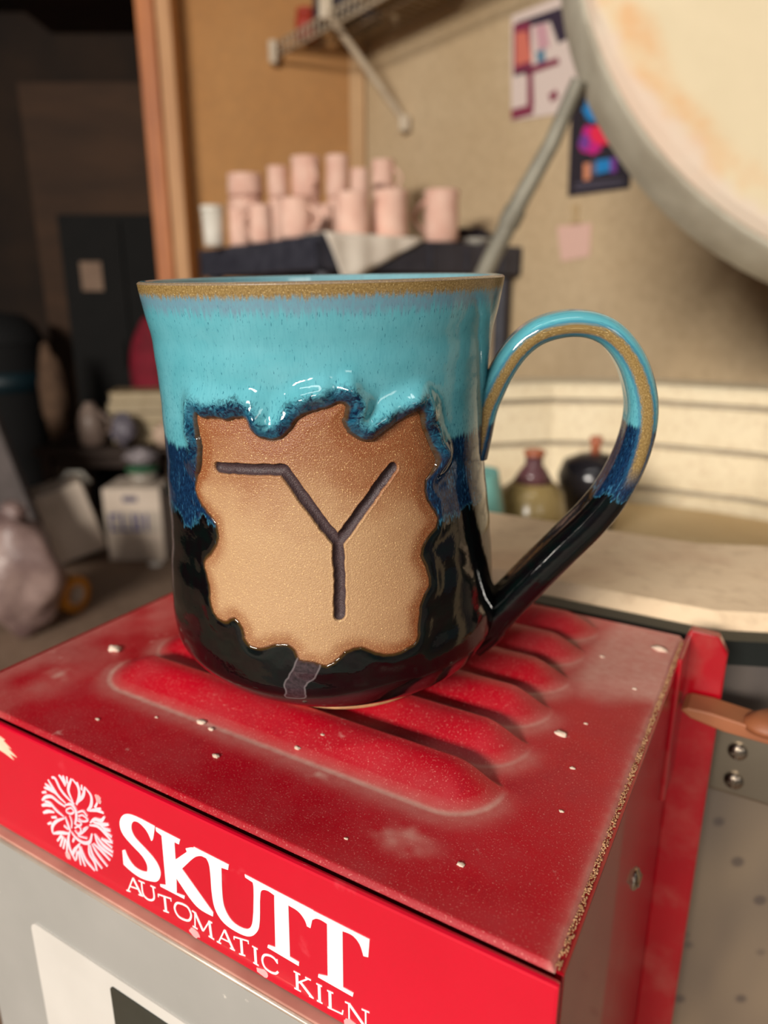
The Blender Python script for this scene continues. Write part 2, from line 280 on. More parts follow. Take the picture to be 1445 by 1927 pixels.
def bisque(px0, px1, ybot, ytop, Y, flip, handle, label, zb=None):
    a = at(px0, ybot, Y); b = at(px1, ybot, Y); r = (b.x - a.x) / 2; h = at(px0, ytop, Y).z - a.z
    z0 = ZT + 0.0005 if zb is None else zb
    hh = at(px0, ytop, Y).z - z0
    t = thing('bisque_mug', label, 'mug', ((a.x + b.x) / 2, Y, z0), random.uniform(0, 6), 'unglazed pink bisque mugs on the shelf')
    P = [(0, 0.004), (r * 0.80, 0.004), (r * 0.84, 0), (r * 0.93, 0.004), (r, hh * 0.15), (r * 0.99, hh * 0.5), (r * 0.95, hh * 0.8), (r * 1.0, hh * 0.97), (r * 0.97, hh), (r * 0.93, hh * 0.97), (r * 0.9, hh * 0.6), (r * 0.9, hh * 0.12), (0, hh * 0.1)]
    if flip: P = [(q, hh - z) for q, z in P][::-1]
    G().lathe(P, 32).make('body', m_bisque, t, True)
    if handle is not None:
        t.rotation_euler[2] = handle
        pts = [(r * 0.9 + r * 0.75 * math.sin(math.pi * q / 10), 0, hh * (0.8 - 0.6 * q / 10)) for q in range(11)]
        G().tube(pts, r * 0.13, 8, up=(0, 1, 0)).make('handle', m_bisque, t, True)
    return t
bk = [ # px0, px1, ytop, Y, label   (front row, standing on the shelf)
 (432, 472, 394, 1.66, 'pink bisque mug at the left end of the front row on the shelf', None),
 (470, 514, 386, 1.60, 'pink bisque mug second from left in the front row on the shelf', 3.6),
 (527, 589, 374, 1.50, 'wide pink bisque mug third from left in the front row', 5.9),
 (599, 629, 386, 1.68, 'small pink bisque cup in the gap in mid front row', None),
 (633, 696, 363, 1.52, 'pink bisque mug in the front row right above the white cloth', 1.6),
 (702, 767, 358, 1.55, 'pink bisque mug second from right in the front row', None),
 (797, 862, 358, 1.62, 'pink bisque mug at the right end with its handle turned left', 3.3)]
def fitY(px0, px1, Y):      # step back until the foot stands wholly on the board
    for _ in range(60):
        c = at((px0 + px1) / 2, 450, Y); r = (at(px1, 450, Y).x - at(px0, 450, Y).x) / 2 * 1.03
        q = Vector((c.x - P1.x, c.y - P1.y, 0)); e = q.dot(ED); f_ = q.dot(FD)
        if e >= r + 0.004 and f_ >= r + 0.004: return Y
        Y += 0.01
    return Y
for (a, b, yt, Y, lab, hd) in bk:
    bisque(a, b, 440, yt, fitY(a, b, Y), False, hd, lab)
bk2 = [ # second row: each stands on an upturned pot half hidden by the front row
 (430, 496, 329, 1.86, 'tall pink bisque cylinder at the far left of the back row', None, 'upturned bisque mug carrying the tall cylinder at the far left back'),
 (505, 543, 314, 1.82, 'narrow pale bisque mug second from left in the back row', 2.0, 'upturned bisque mug under the second pot from the left at the back'),
 (549, 605, 296, 1.84, 'tall bisque mug showing its handle side in mid back row', 5.2, 'upturned bisque mug under the wide handled pot in mid back row'),
 (614, 657, 293, 1.80, 'tallest pale bisque cylinder in the middle of the back row', None, 'upturned bisque mug under the tallest cylinder in the back row'),
 (659, 695, 318, 1.72, 'narrow bisque mug right of the tallest cylinder in the back row', None, 'upturned bisque mug under the narrow pot right of the tallest cylinder'),
 (699, 742, 302, 1.84, 'bisque mug with visible handle at the right end of the back row', -0.3, 'upturned bisque mug under the rightmost pot of the back row')]
for (a, b, yt, Y, lab, hd, lab2) in bk2:
    Y = fitY(a, b, Y); z0 = ZT + 0.0005; zm = at(600, 374, Y).z
    c = at((a + b) / 2, 400, Y); r = (at(b, 400, Y).x - at(a, 400, Y).x) / 2
    t = thing('bisque_mug', lab2, 'mug', (c.x, Y, z0), 0.3, 'unglazed pink bisque mugs on the shelf')
    hh = zm - z0
    G().lathe([(r, 0), (r * 1.02, hh * 0.05), (r * 0.97, hh * 0.4), (r, hh * 0.85), (r * 0.95, hh * 0.98), (r * 0.85, hh), (0, hh * 0.985)], 32).make('body', m_bisque, t, True)
    bisque(a, b, 374, yt, Y, False, hd, lab, zb=zm + 0.0005)
m_white = M('white_plastic', (222, 216, 204), (206, 200, 188), 20, 0.5)
# white tub at the left end of the shelf
a, b = at(383, 462, 1.72), at(424, 462, 1.72)
wt = thing('plastic_tub', 'white plastic tub beside the door post at the left end of the shelf', 'tub', ((a.x + b.x) / 2, 1.72, ZT + 0.0005))
r = (b.x - a.x) / 2; hh = at(400, 388, 1.72).z - ZT
G().lathe([(r * 0.85, 0), (r * 0.9, 0.004), (r, hh * 0.9)], 28).make('body', m_white, wt, True)
G().lathe([(r * 1.05, hh * 0.88), (r * 1.07, hh * 0.9), (r * 1.07, hh * 0.98), (r * 1.0, hh), (0, hh)], 28).make('lid', m_white, wt, True)
# dark lump and white saucer at the right end
m_pepper = M('dark_cloth', (52, 46, 56), (36, 32, 40), 20, 0.9)
c = at(888, 418, 1.82)
tag(G().blob((0, 0, 0.022), (0.042, 0.03, 0.024), 3, 0.4).make('cloth_bundle', m_pepper, None, True), 'small dark cloth bundle at the right end of the black shelf', 'cloth').location = (c.x, 1.80, ZT + 0.001)
sp = thing('saucer', 'white saucer at the right end of the black shelf', 'saucer', (at(893, 440, 1.72).x, 1.72, ZT + 0.001))
G().lathe([(0.0, 0.003), (0.02, 0.0), (0.022, 0.003), (0.045, 0.012), (0.046, 0.014), (0.022, 0.006), (0, 0.005)], 32).make('dish', m_white, sp, True)
# white cloth draped over the shelf edge
m_cloth = M('white_cloth', (236, 226, 212), (222, 210, 196), 15, 0.85, bump=0.1)
def drape():
    N = 26; vs = []; fs = []
    loc = lambda s, d: Vector((P1.x, P1.y, 0)) + ED * s
    for i in range(N + 1):
        s = 0.012 + 0.235 * i / N
        hang = 0.088 * (1 - abs((i / N) - 0.18) / (0.18 if i / N < 0.18 else 0.82)) + 0.002
        for k in range(9):
            if k < 3: off = Vector((-ED.y, ED.x, 0)) * (0.09 * (2 - k) / 2); z = ZT + 0.0035
            else: off = Vector((ED.y, -ED.x, 0)) * (0.006 + 0.002 * math.sin(i * 0.9)); z = ZT + 0.0025 - hang * (k - 3) / 5
            p = loc(s, 0) + off; vs.append((p.x, p.y, z))
    for i in range(N):
        for k in range(8): fs.append([i * 9 + k, (i + 1) * 9 + k, (i + 1) * 9 + k + 1, i * 9 + k + 1])
    o = mesh_obj('cloth', vs, fs, m_cloth, None, True); so = o.modifiers.new('thick', 'SOLIDIFY'); so.thickness = 0.0015
    return tag(o, 'white cloth corner hanging over the black shelf edge below the bisque mugs', 'cloth')
drape()

# ------------------------------------------------------------------ wire shelf high on the right wall
m_wire = M('white_coated_wire', (196, 180, 156), (182, 164, 140), 30, 0.5)
ZS = CZ + 0.665
def wl(s, d, z): p = WC + RD * s + RN * d; return Vector((p.x, p.y, z))
ws = thing('wire_shelf', 'white coated wire shelf high on the right wall with a slanted brace', 'shelf', tuple(wl(0.35, 0.0, ZS)))
oo = tuple(wl(0.35, 0.0, ZS))
s0, s1, dp = -0.13, 0.86, 0.215
fe = [wl(s0 + 0.0, dp, ZS), wl(s1, dp, ZS)]
def wire(pts, r, name='wire'): return G().tube(pts, r, 8).make(name, m_wire, ws, True, off=oo)
wire([wl(s0, dp, ZS), wl(s1, dp, ZS)], 0.0035, 'front_rail'); wire([wl(s0, dp, ZS - 0.032), wl(s1, dp, ZS - 0.032)], 0.0035, 'front_rail')
wire([wl(0.01, 0.008, ZS), wl(s1, 0.008, ZS)], 0.003, 'back_rail'); wire([wl(s0 + 0.02, 0.11, ZS), wl(s1, 0.11, ZS)], 0.003, 'middle_rail')
k = 0; s = s0 + 0.02
first = None
while s < s1:
    if s > 0.015: lo_ = 0.008
    else: lo_ = 0.02 + (0.015 - s) * 0.9
    p = [wl(s, lo_, ZS + 0.004), wl(s, dp + 0.001, ZS + 0.004), wl(s, dp + 0.003, ZS), wl(s, dp + 0.003, ZS - 0.034)]
    G().tube(p, 0.0018, 6).make('cross_wire', m_wire, ws, True, off=oo); s += 0.026
G().box((-0.012, -0.012, -0.045), (0.012, 0.012, 0.012), 0.006, T=tuple(wl(s0, dp, ZS) - Vector(oo))).make('end_cap', m_wire, ws)
bot = atpl(770, 232, WC, RN); top = wl(0.06, dp, ZS - 0.004); top = atpl(613, 20, wl(0, dp, 0), RN)
g = G(); g.tube([top, top.lerp(bot + RN * 0.012, 0.96)], 0.009, 10, 1.0); g.box((-0.014, -0.014, -0.022), (0.014, 0.014, 0.016), 0.004, T=tuple(bot + RN * 0.015)); g.box((-0.016, -0.012, -0.02), (0.016, 0.012, 0.03), 0.004, T=tuple(top))
g.make('brace', m_wire, ws, True, off=oo, edge=True)
# things on it
m_redpl = M('red_plastic', (168, 58, 40), (150, 44, 30), 10, 0.5)
p = wl(-0.06, 0.15, ZS + 0.007)
t = thing('plastic_jar', 'small red jar at the left end of the wire shelf', 'jar', tuple(p))
G().lathe([(0.026, 0), (0.03, 0.004), (0.03, 0.05), (0.024, 0.056)], 24).make('body', m_redpl, t, True)
G().lathe([(0.026, 0.057), (0.027, 0.059), (0.027, 0.070), (0, 0.071)], 24).make('lid', m_redpl, t, True)
p = wl(0.09, 0.12, ZS + 0.007)
g = G(); g.box((-0.07, -0.06, 0), (0.07, 0.06, 0.09), 0.006); g.box((-0.072, -0.062, 0.07), (0.072, 0.062, 0.092), 0.004)
t = tag(g.make('storage_box', m_black), 'black storage box beside the red jar on the wire shelf', 'box'); t.location = p; t.rotation_euler[2] = math.atan2(RD.y, RD.x)
m_stone = M('grey_brown_card', (150, 128, 100), (128, 106, 82), 10, 0.85)
p = wl(0.34, 0.11, ZS + 0.007)
g = G(); g.box((-0.12, -0.075, 0), (0.12, 0.075, 0.05), 0.005); g.box((-0.121, -0.004, 0.049), (0.121, 0.004, 0.0508))
t = tag(g.make('cardboard_box', m_stone), 'brown cardboard box lying flat on the wire shelf', 'box'); t.location = p; t.rotation_euler[2] = math.atan2(RD.y, RD.x)

# ------------------------------------------------------------------ posters and note on the right wall
def wall_xy(px, py, d=0.004): return atpl(px, py, WC + RN * d, RN)
def wall_poly(pix, d, th, name, mat, parent, org):
    P = [wall_xy(x, y, d) for x, y in pix]
    vs = [p for p in P] + [p - RN * th for p in P]; n = len(P)
    g = G(); g.put(vs, [list(range(n)), list(range(n, 2 * n))[::-1]] + [[i, (i + 1) % n, n + (i + 1) % n, n + i] for i in range(n)])
    return g.make(name, mat, parent, off=tuple(org))
def flat(n_, c): return M(n_, c, c, 5, 0.6)
pw = flat('poster_paper', (222, 204, 196)); pmar = flat('poster_maroon', (136, 52, 78)); pdk = flat('poster_dark', (56, 44, 62)); psal = flat('poster_salmon', (214, 118, 100)); pbl = flat('poster_blue', (90, 132, 156)); ppk = flat('poster_pink', (206, 158, 168))
o = wall_xy(1020, 224)
po = thing('poster', 'pink and maroon printed poster on the right wall beside the lid edge', 'poster', tuple(o))
wall_poly([(962, 30), (1110, -30), (1104, 205), (962, 228)], 0.003, 0.002, 'sheet', pw, po, o)
d = 0.004
for mt, pl in ((pdk, [(972, 42), (1094, 0), (1090, 60), (1050, 82), (1035, 40), (970, 56)]), (pmar, [(966, 46), (998, 40), (1000, 130), (966, 140)]), (psal, [(970, 62), (992, 58), (1000, 114), (970, 124)]), (ppk, [(1006, 48), (1028, 44), (1034, 88), (1012, 94)]), (pbl, [(1008, 98), (1024, 92), (1026, 118), (1012, 124)]), (pmar, [(986, 128), (1050, 108), (1052, 120), (988, 142)]), (pmar, [(992, 140), (1002, 138), (1004, 200), (992, 202)]), (pmar, [(962, 206), (1002, 196), (1003, 214), (962, 226)]), (pmar, [(1032, 178), (1046, 168), (1050, 182), (1036, 192)]), (pdk, [(966, 138), (1000, 128), (1000, 133), (966, 143)])):
    wall_poly(pl, d, 0.0006, 'print', mt, po, o); d += 0.0002
kb = flat('poster_black', (40, 34, 44)); pm = flat('poster_magenta', (196, 30, 130)); pr = flat('poster_crimson', (232, 40, 78)); pcy = flat('poster_azure', (30, 132, 200)); por = flat('poster_orange', (214, 140, 104)); pvi = flat('poster_violet', (120, 60, 150)); pg = flat('poster_grey', (96, 92, 110))
o = wall_xy(1120, 372)
po = thing('poster', 'black poster with magenta and blue shapes hanging right beside the open lid', 'poster', tuple(o))
wall_poly([(1076, 165), (1200, 138), (1184, 354), (1068, 370)], 0.003, 0.002, 'sheet', kb, po, o)
d = 0.004
import colorsys
def ell(cx, cy, rx, ry, seed, n=18, amp=0.18): 
    rnd = random.Random(seed); return [(cx + rx * (1 + amp * rnd.uniform(-1, 1)) * math.cos(2 * math.pi * k / n), cy + ry * (1 + amp * rnd.uniform(-1, 1)) * math.sin(2 * math.pi * k / n)) for k in range(n)]
for mt, pl in ((pcy, ell(1120, 206, 22, 26, 1)), (pm, ell(1112, 264, 22, 28, 2)), (pr, ell(1136, 252, 26, 22, 3)), (pvi, ell(1100, 268, 10, 16, 4)), (por, [(1098, 308), (1110, 306), (1110, 338), (1098, 340)]), (pg, [(1110, 306), (1122, 304), (1122, 328), (1110, 332)]), (pcy, [(1122, 302), (1148, 298), (1148, 322), (1122, 328)]), (pvi, [(1148, 298), (1160, 296), (1160, 324), (1148, 326)]), (pg, [(1082, 346), (1172, 336), (1172, 339), (1082, 349)]), (pg, [(1082, 354), (1172, 344), (1172, 347), (1082, 357)])):
    wall_poly(pl, d, 0.0006, 'print', mt, po, o); d += 0.0002
o = wall_xy(1080, 490)
po = thing('note', 'small pink paper note hanging from a clip below the black poster', 'note', tuple(o))
wall_poly([(1048, 426), (1112, 420), (1108, 482), (1056, 492)], 0.003, 0.002, 'sheet', flat('pink_note', (224, 184, 170)), po, o)
wall_poly([(1073, 386), (1088, 384), (1084, 412), (1092, 420), (1070, 422), (1078, 410)], 0.006, 0.004, 'clip', flat('clip_tan', (190, 164, 124)), po, o)
# ------------------------------------------------------------------ frame of the controller box: x to the right, y back, z up, origin at its top front right corner
BA = Vector((0.0264793, 0.084784, 0)); BR = math.radians(-30.0)
bx_r = Vector((math.cos(BR), math.sin(BR), 0)); bx_b = Vector((-math.sin(BR), math.cos(BR), 0))
def bw(x, y, z=0): p = BA + bx_r * x + bx_b * y; return Vector((p.x, p.y, z))
mm = 0.001
# ------------------------------------------------------------------ kiln
def brickmat(name, c1, c2, stain=None):
    g = NT(name); v = g.coord(); a = g.noise(v, 9.0, 5.0); b = g.noise(v, 120.0, 4.0); c = g.noise(v, 260.0, 2.0)
    col = g.mix(g.ramp(a, 0.35, 0.7), lin(c1), lin(c2)); col = g.mix(g.ramp(b, 0.5, 0.8, 0, 0.5), col, lin((172, 140, 110)))
    if stain: col = g.mix(g.ramp(g.noise(v, 14.0, 5.0), 0.5, 0.7, 0, 0.65), col, lin(stain))
    g.bump(g.add(b, g.mul(c, 0.6)), 0.35, 0.001); return g.out(col, 0.9)
m_brick = brickmat('firebrick', (228, 214, 184), (218, 202, 170))
m_rim = brickmat('worn_firebrick_rim', (236, 212, 180), (222, 194, 160), (200, 160, 130))
gs = NT('stainless_jacket'); v = gs.coord((1, 1, 0.35)); a = gs.noise(v, 13.0, 3.0, dist=0.3); b = gs.noise(gs.coord(), 60.0, 2.0)
col = gs.mix(gs.ramp(a, 0.35, 0.65), lin((88, 86, 92)), lin((172, 152, 128)))
sp_ = gs.ramp(gs.voro(gs.coord(), 70.0), 0.10, 0.2, 1, 0)
col = gs.mix(gs.mul(sp_, 0.6), col, lin((84, 76, 78))); gs.bump(gs.noise(gs.coord((1, 1, 0.3)), 24.0, 2.0), 0.5, 0.004)
m_steel = gs.out(col, gs.ramp(a, 0.3, 0.7, 0.22, 0.45), 0.6)
m_band = M('dark_steel_band', (46, 50, 48), (34, 36, 34), 12, 0.4, metal=0.6)
ND = 16; AO, AI = 0.402, 0.313
KC = bw(-0.072, 0.148 + AO); 
kl = thing('kiln', 'open top-loading electric kiln with cream firebrick walls and steel jacket', 'kiln', (KC.x, KC.y, FLOOR), 0)
kang = math.atan2(-bx_b.y, -bx_b.x)               # direction of the facet facing the controller
def ngon(ap, z): 
    R_ = ap / math.cos(math.pi / ND); return [Vector((R_ * math.cos(kang + math.pi / ND * (2 * k + 1)), R_ * math.sin(kang + math.pi / ND * (2 * k + 1)), z)) for k in range(ND)]
def ring(prof, k0, k1, cap=True):
    g = G(); m = len(prof)
    for k in range(k0, k1):
        vs = []
        for j in (k, k + 1):
            for (ap, z) in prof:
                R_ = ap / math.cos(math.pi / ND); a = kang + math.pi / ND * (2 * j - 1)
                vs.append((R_ * math.cos(a), R_ * math.sin(a), z - FLOOR))
        fs = [[i, (i + 1) % m, m + (i + 1) % m, m + i] for i in range(m)] + [list(range(m))[::-1], list(range(m, 2 * m))]
        g.put(vs, fs)
    return g
# wall sections: one block per facet, grooved for the elements on the inside
def wall_prof():
    p = [(AO - 0.006, -0.30), (AO - 0.006, -0.004), (AO - 0.012, 0.0), (AI + 0.005, 0.0), (AI, -0.004)]
    for gz in (-0.022, -0.077, -0.134, -0.19):
        p += [(AI, gz + 0.0035), (AI + 0.010, gz + 0.002), (AI + 0.010, gz - 0.003), (AI, gz - 0.004)]
    return p + [(AI, -0.30)]
for k in range(ND):
    ring(wall_prof(), k, k + 1).make('wall_block', m_rim if k in (0, 1, 15, 2, 14) else m_brick, kl)
m_elem = M('kiln_element', (190, 180, 164), (170, 160, 146), 40, 0.6, metal=0.5)
for gz in (-0.022, -0.077, -0.134, -0.19):
    pts = []
    for k in range(ND * 10 + 1):
        a = kang + 2 * math.pi * k / (ND * 10); r_ = (AI + 0.007) / math.cos((a - kang + math.pi / ND) % (2 * math.pi / ND) - math.pi / ND)
        pts.append((r_ * math.cos(a), r_ * math.sin(a), gz - 0.001 - FLOOR))
    G().tube(pts, 0.0018, 6).make('heating_element', m_elem, kl, True)
for k in range(ND):
    ring([(AO - 0.005, -0.86), (AO, -0.86), (AO, -0.010), (AO - 0.005, -0.010)], k, k + 1).make('jacket_panel', m_steel, kl)
ring([(AO - 0.004, -0.012), (AO + 0.0035, -0.012), (AO + 0.0035, -0.0035), (AO - 0.004, -0.0035)], 0, ND).make('rim_band', m_band, kl)
m_kfloor = brickmat('kiln_shelf_clay', (206, 184, 144), (190, 164, 122))
g = G(); n = 32; R_ = AI - 0.012; g.lathe([(0, -0.165 - FLOOR), (R_, -0.165 - FLOOR), (R_, -0.150 - FLOOR), (0, -0.150 - FLOOR)], n, closed=False); g.make('kiln_shelf', m_kfloor, kl)
g = G(); g.put([v_ for v_ in ngon(AO - 0.006, -0.86 - FLOOR)] + [v_ for v_ in ngon(AO - 0.006, -0.30 - FLOOR)], [list(range(ND))[::-1], list(range(ND, 2 * ND))] + [[i, (i + 1) % ND, ND + (i + 1) % ND, ND + i] for i in range(ND)])
g.make('lower_body', m_brick, kl)
for k in range(3): G().lathe([(0.02, 0), (0.02, 0.0405)], 12, (0.28 * math.cos(k * 2.1), 0.28 * math.sin(k * 2.1), 0)).make('leg', m_band, kl)
# lid, standing open behind
def disc_frame(az, lean):
    n_ = Vector((math.sin(az) * math.cos(lean), math.cos(az) * math.cos(lean), math.sin(lean)))
    h = Vector((math.cos(az), -math.sin(az), 0)); return n_, h, n_.cross(h)
LCn = Vector((0.562, 0.80, 0.466)); ln, lh, lw = disc_frame(math.radians(184), math.radians(18))
gl = NT('lid_firebrick'); v = gl.coord(); xyz = gl.sep(v); rad_ = gl.math('SQRT', gl.add(gl.mul(xyz[0], xyz[0]), gl.mul(xyz[1], xyz[1])))
nz = gl.noise(v, 7.0, 5.0); nf = gl.noise(v, 60.0, 4.0); rr_ = gl.add(rad_, gl.mul(gl.sub(nz, 0.5), 0.10))
base = gl.mix(gl.ramp(nz, 0.35, 0.7), lin((216, 200, 168)), lin((206, 190, 158)))
st_ = gl.mul(gl.sstep(rr_, 0.315, 0.345), gl.ramp(gl.noise(v, 11.0, 3.0), 0.38, 0.62))
base = gl.mix(gl.mul(st_, 0.8), base, lin((214, 158, 104)))
base = gl.mix(gl.mul(gl.sstep(rr_, 0.35, 0.372), 0.75), base, lin((212, 194, 180)))
gl.bump(nf, 0.3, 0.002); m_lid = gl.out(base, 0.9)
m_lband = M('brushed_lid_band', (180, 174, 158), (160, 152, 136), 20, 0.55, metal=0.0, bump=0.1)
LR = 0.380
Rm = Matrix((lh, lw, ln)).transposed()
lid = bpy.data.objects.new('lid', None); COL.objects.link(lid); lid.parent = kl
lid.matrix_local = Matrix.Translation(LCn - Vector((KC.x, KC.y, FLOOR))) @ Rm.to_4x4(); lid['label'] = 'round lid standing open'
rj = [random.uniform(-1, 1) for _ in range(96)]
g = G(); vs = []; fs = []; n = 96
prf = [(LR - 0.006, -0.066), (LR - 0.005, -0.006), (LR - 0.012, 0.002), (LR - 0.026, 0.0035), (LR - 0.06, 0.004), (0.0, 0.004)]
for i, (r, z) in enumerate(prf):
    for k in range(n):
        a = 2 * math.pi * k / n; q = r + (0.003 * (rj[k] + rj[(k + 1) % n]) / 2 if 1 < i < 4 else 0); vs.append((q * math.cos(a), q * math.sin(a), z))
for i in range(len(prf) - 1):
    for k in range(n): fs.append([i * n + k, i * n + (k + 1) % n, (i + 1) * n + (k + 1) % n, (i + 1) * n + k])
g.put(vs, fs); g.make('firebrick_slab', m_lid, lid, True, edge=True)
g = G(); g.lathe([(LR - 0.006, -0.067), (LR + 0.001, -0.067), (LR + 0.001, -0.012), (LR - 0.001, -0.009), (LR - 0.006, -0.009)], 96, closed=True); g.make('steel_band', m_lband, lid, True, edge=True)
g = G(); g.lathe([(0, -0.0675), (LR - 0.006, -0.0675)], 64); g.make('back_plate', m_steel, lid)
# hinge arms carrying the lid
for sx in (-0.10, 0.10):
    p0 = LCn + lh * sx - lw * (LR - 0.05) if (LCn - lw * LR).z < LCn.z else LCn + lh * sx + lw * (LR - 0.05)
    p0 = p0 - ln * 0.072; p1 = Vector((p0.x, p0.y + 0.02, 0.03)); q_ = Vector((p0.x, p0.y + 0.02, 0)) - Vector((KC.x, KC.y, 0)); q_ = q_.normalized() * (AO + 0.012) + Vector((KC.x, KC.y, 0))
    e_ = Vector((q_.x, q_.y, -0.10)); G().tube([p0, p0.lerp(e_, 0.5), e_], 0.009, 8).make('hinge_arm', m_band, kl, True, off=(KC.x, KC.y, FLOOR))
# lid support bar
m_bar = M('grey_steel_bar', (150, 146, 132), (128, 124, 112), 20, 0.5, metal=0.3)
pt = at(1090, 150, 0.83); 
pb = at(918, 500, 0.90); d_ = (pb - pt); pb2 = pt + d_ * ((0.012 - pt.z) / d_.z)
ofs = (KC.x, KC.y, FLOOR)
mid = pt.lerp(pb, 0.62)
g = G(); g.tube([pt, pt.lerp(mid, 0.5) + Vector((0.004, 0, 0)), mid, mid.lerp(pb2, 0.05), pb2], [0.0085, 0.009, 0.0105, 0.011, 0.011], 12, 0.9); g.tube([mid.lerp(pb2, 0.04), mid.lerp(pb2, 0.12)], 0.0125, 12); g.make('lid_support', m_bar, kl, True, off=ofs, edge=True)
# latch lever and hinge plate next to the controller
m_lever = M('brown_bakelite', (158, 96, 60), (134, 78, 48), 30, 0.55)
def bface(x, z, y): return bw(x * mm, y, z * mm)
g = G(); R3 = Matrix.Rotation(BR, 3, 'Z')
lev = [(0, 1.0), (2, 2.2), (8, 2.4), (26, 0.8), (44, -1.0), (44, -4.2), (26, -3.0), (12, -2.6), (3, -1.0)]
poly = [(p[0] * mm, p[1] * mm) for p in lev]
g.prism(poly, -0.014, -0.004, 'xz')
g.v = [tuple(R3 @ Vector(p) + bw(0.0028, 0.1325, -0.0175)) for p in g.v]
m_ = g.make('latch_lever', m_lever, kl, off=ofs)
bv = m_.modifiers.new('b', 'BEVEL'); bv.width = 0.0022; bv.segments = 3
g = G(); g.lathe([(0, 0.0035), (0.006, 0.003), (0.0095, 0.001), (0.0095, -0.001), (0.0, -0.001)], 24); 
g.v = [tuple(Vector((p[0], p[1] * 0.7, p[2])) + bw(0.0285, 0.1235, -0.0163)) for p in g.v]; g.make('lever_knob', m_lever, kl, True, off=ofs)
m_plate = M('stainless_plate', (150, 140, 124), (128, 118, 104), 12, 0.35, metal=0.9)
g = G(); g.box((0.0105, -0.0025, -0.0575), (0.034, 0.0, -0.0265), 0.003); g.v = [tuple(R3 @ Vector(p) + bw(0, 0.1465, 0)) for p in g.v]; g.make('hinge_plate', m_plate, kl, off=ofs)
m_screw = M('bright_screw', (190, 176, 160), (150, 136, 122), 60, 0.25, metal=1.0)
def screw(x, z, y, r, parent, off):
    g = G(); g.lathe([(0, 0.0016), (r * 0.5, 0.0014), (r * 0.9, 0.0006), (r, 0), (r, -0.0006)][::-1], 20, R=Matrix.Rotation(math.radians(90), 3, 'X'))
    g.box((-r * 0.6, -0.0019, -r * 0.09), (r * 0.6, -0.0012, r * 0.09)); g.box((-r * 0.09, -0.0019, -r * 0.6), (r * 0.09, -0.0012, r * 0.6))
    g.v = [tuple(R3 @ Vector(p) + bw(x, y, z)) for p in g.v]; return g.make('screw', m_screw, parent, True, off=off, edge=True)
for (x, z) in ((0.0195, -0.0295), (0.0194, -0.0405), (0.0196, -0.0515)): screw(x, z, 0.1435, 0.003, kl, ofs)

# pots standing inside the kiln
KS = -0.150
def glz(name, c1, c2, sc_=30, rough=0.25): return M(name, c1, c2, sc_, rough)
m_ol = glz('olive_glaze', (148, 128, 84), (126, 108, 66)); m_tq = glz('turquoise_glaze_far', (112, 164, 156), (92, 144, 138)); m_bk = glz('black_glaze_far', (38, 36, 40), (28, 26, 30), 20, 0.15)
m_pur = glz('purple_brown_glaze', (96, 62, 66), (80, 50, 54)); m_or = glz('orange_clay_rim', (176, 104, 76), (160, 92, 66))
def pot(px, Y, prof, mat, name, label, cat, extra=(), neck_mat=None):
    c = at(px, 900, Y); t = thing(name, label, cat, (c.x, Y, KS + 0.0005))
    G().lathe(prof, 36).make('body', mat, t, True)
    for nm, pr_, mt in extra: G().lathe(pr_, 30).make(nm, mt, t, True)
    return t
Y0 = 0.66; s_ = Y0 / 1336.0
zt = at(1000, 898, Y0).z - KS
r0 = 70 * s_
pot(1003, Y0, [(0, 0.001), (r0 * 0.7, 0), (r0 * 0.95, zt * 0.25), (r0, zt * 0.55), (r0 * 0.85, zt * 0.85), (r0 * 0.4, zt * 1.0)], m_ol, 'bottle_vase', 'squat olive glazed bottle with purple neck inside the kiln', 'vase',
    [('neck', [(r0 * 0.55, zt * 0.95), (r0 * 0.38, zt * 1.0 + 0.006), (r0 * 0.24, zt + 0.012), (r0 * 0.24, zt + 0.020)], m_pur), ('rim', [(r0 * 0.24, zt + 0.020), (r0 * 0.29, zt + 0.022), (r0 * 0.30, zt + 0.025), (r0 * 0.24, zt + 0.026), (r0 * 0.2, zt + 0.018)], m_or)])
Y1 = 0.76; s1_ = Y1 / 1336.0; zt = at(1120, 853, Y1).z - KS; r1 = 68 * s1_
pot(1116, Y1, [(0, 0.001), (r1 * 0.6, 0), (r1 * 0.8, zt * 0.4), (r1 * 0.95, zt * 0.6), (r1, zt * 0.72), (r1 * 0.85, zt * 0.9), (r1 * 0.4, zt * 0.99), (0, zt)], m_bk, 'lidded_jar', 'black glazed lidded jar with orange knob inside the kiln', 'jar',
    [('knob', [(r1 * 0.15, zt * 0.99), (r1 * 0.13, zt + 0.008), (r1 * 0.19, zt + 0.014), (r1 * 0.16, zt + 0.018), (0, zt + 0.019)], m_or)])
Y2 = 0.60; zt = at(930, 885, Y2).z - KS; r2 = 50 * Y2 / 1336.0
pot(903, Y2, [(0, 0.001), (r2 * 0.7, 0), (r2 * 1.0, zt * 0.35), (r2 * 0.98, zt * 0.7), (r2 * 0.75, zt * 0.95), (r2 * 0.7, zt), (r2 * 0.66, zt * 0.97)], m_tq, 'round_vase', 'round pale turquoise vase in the kiln just behind the big mug', 'vase')
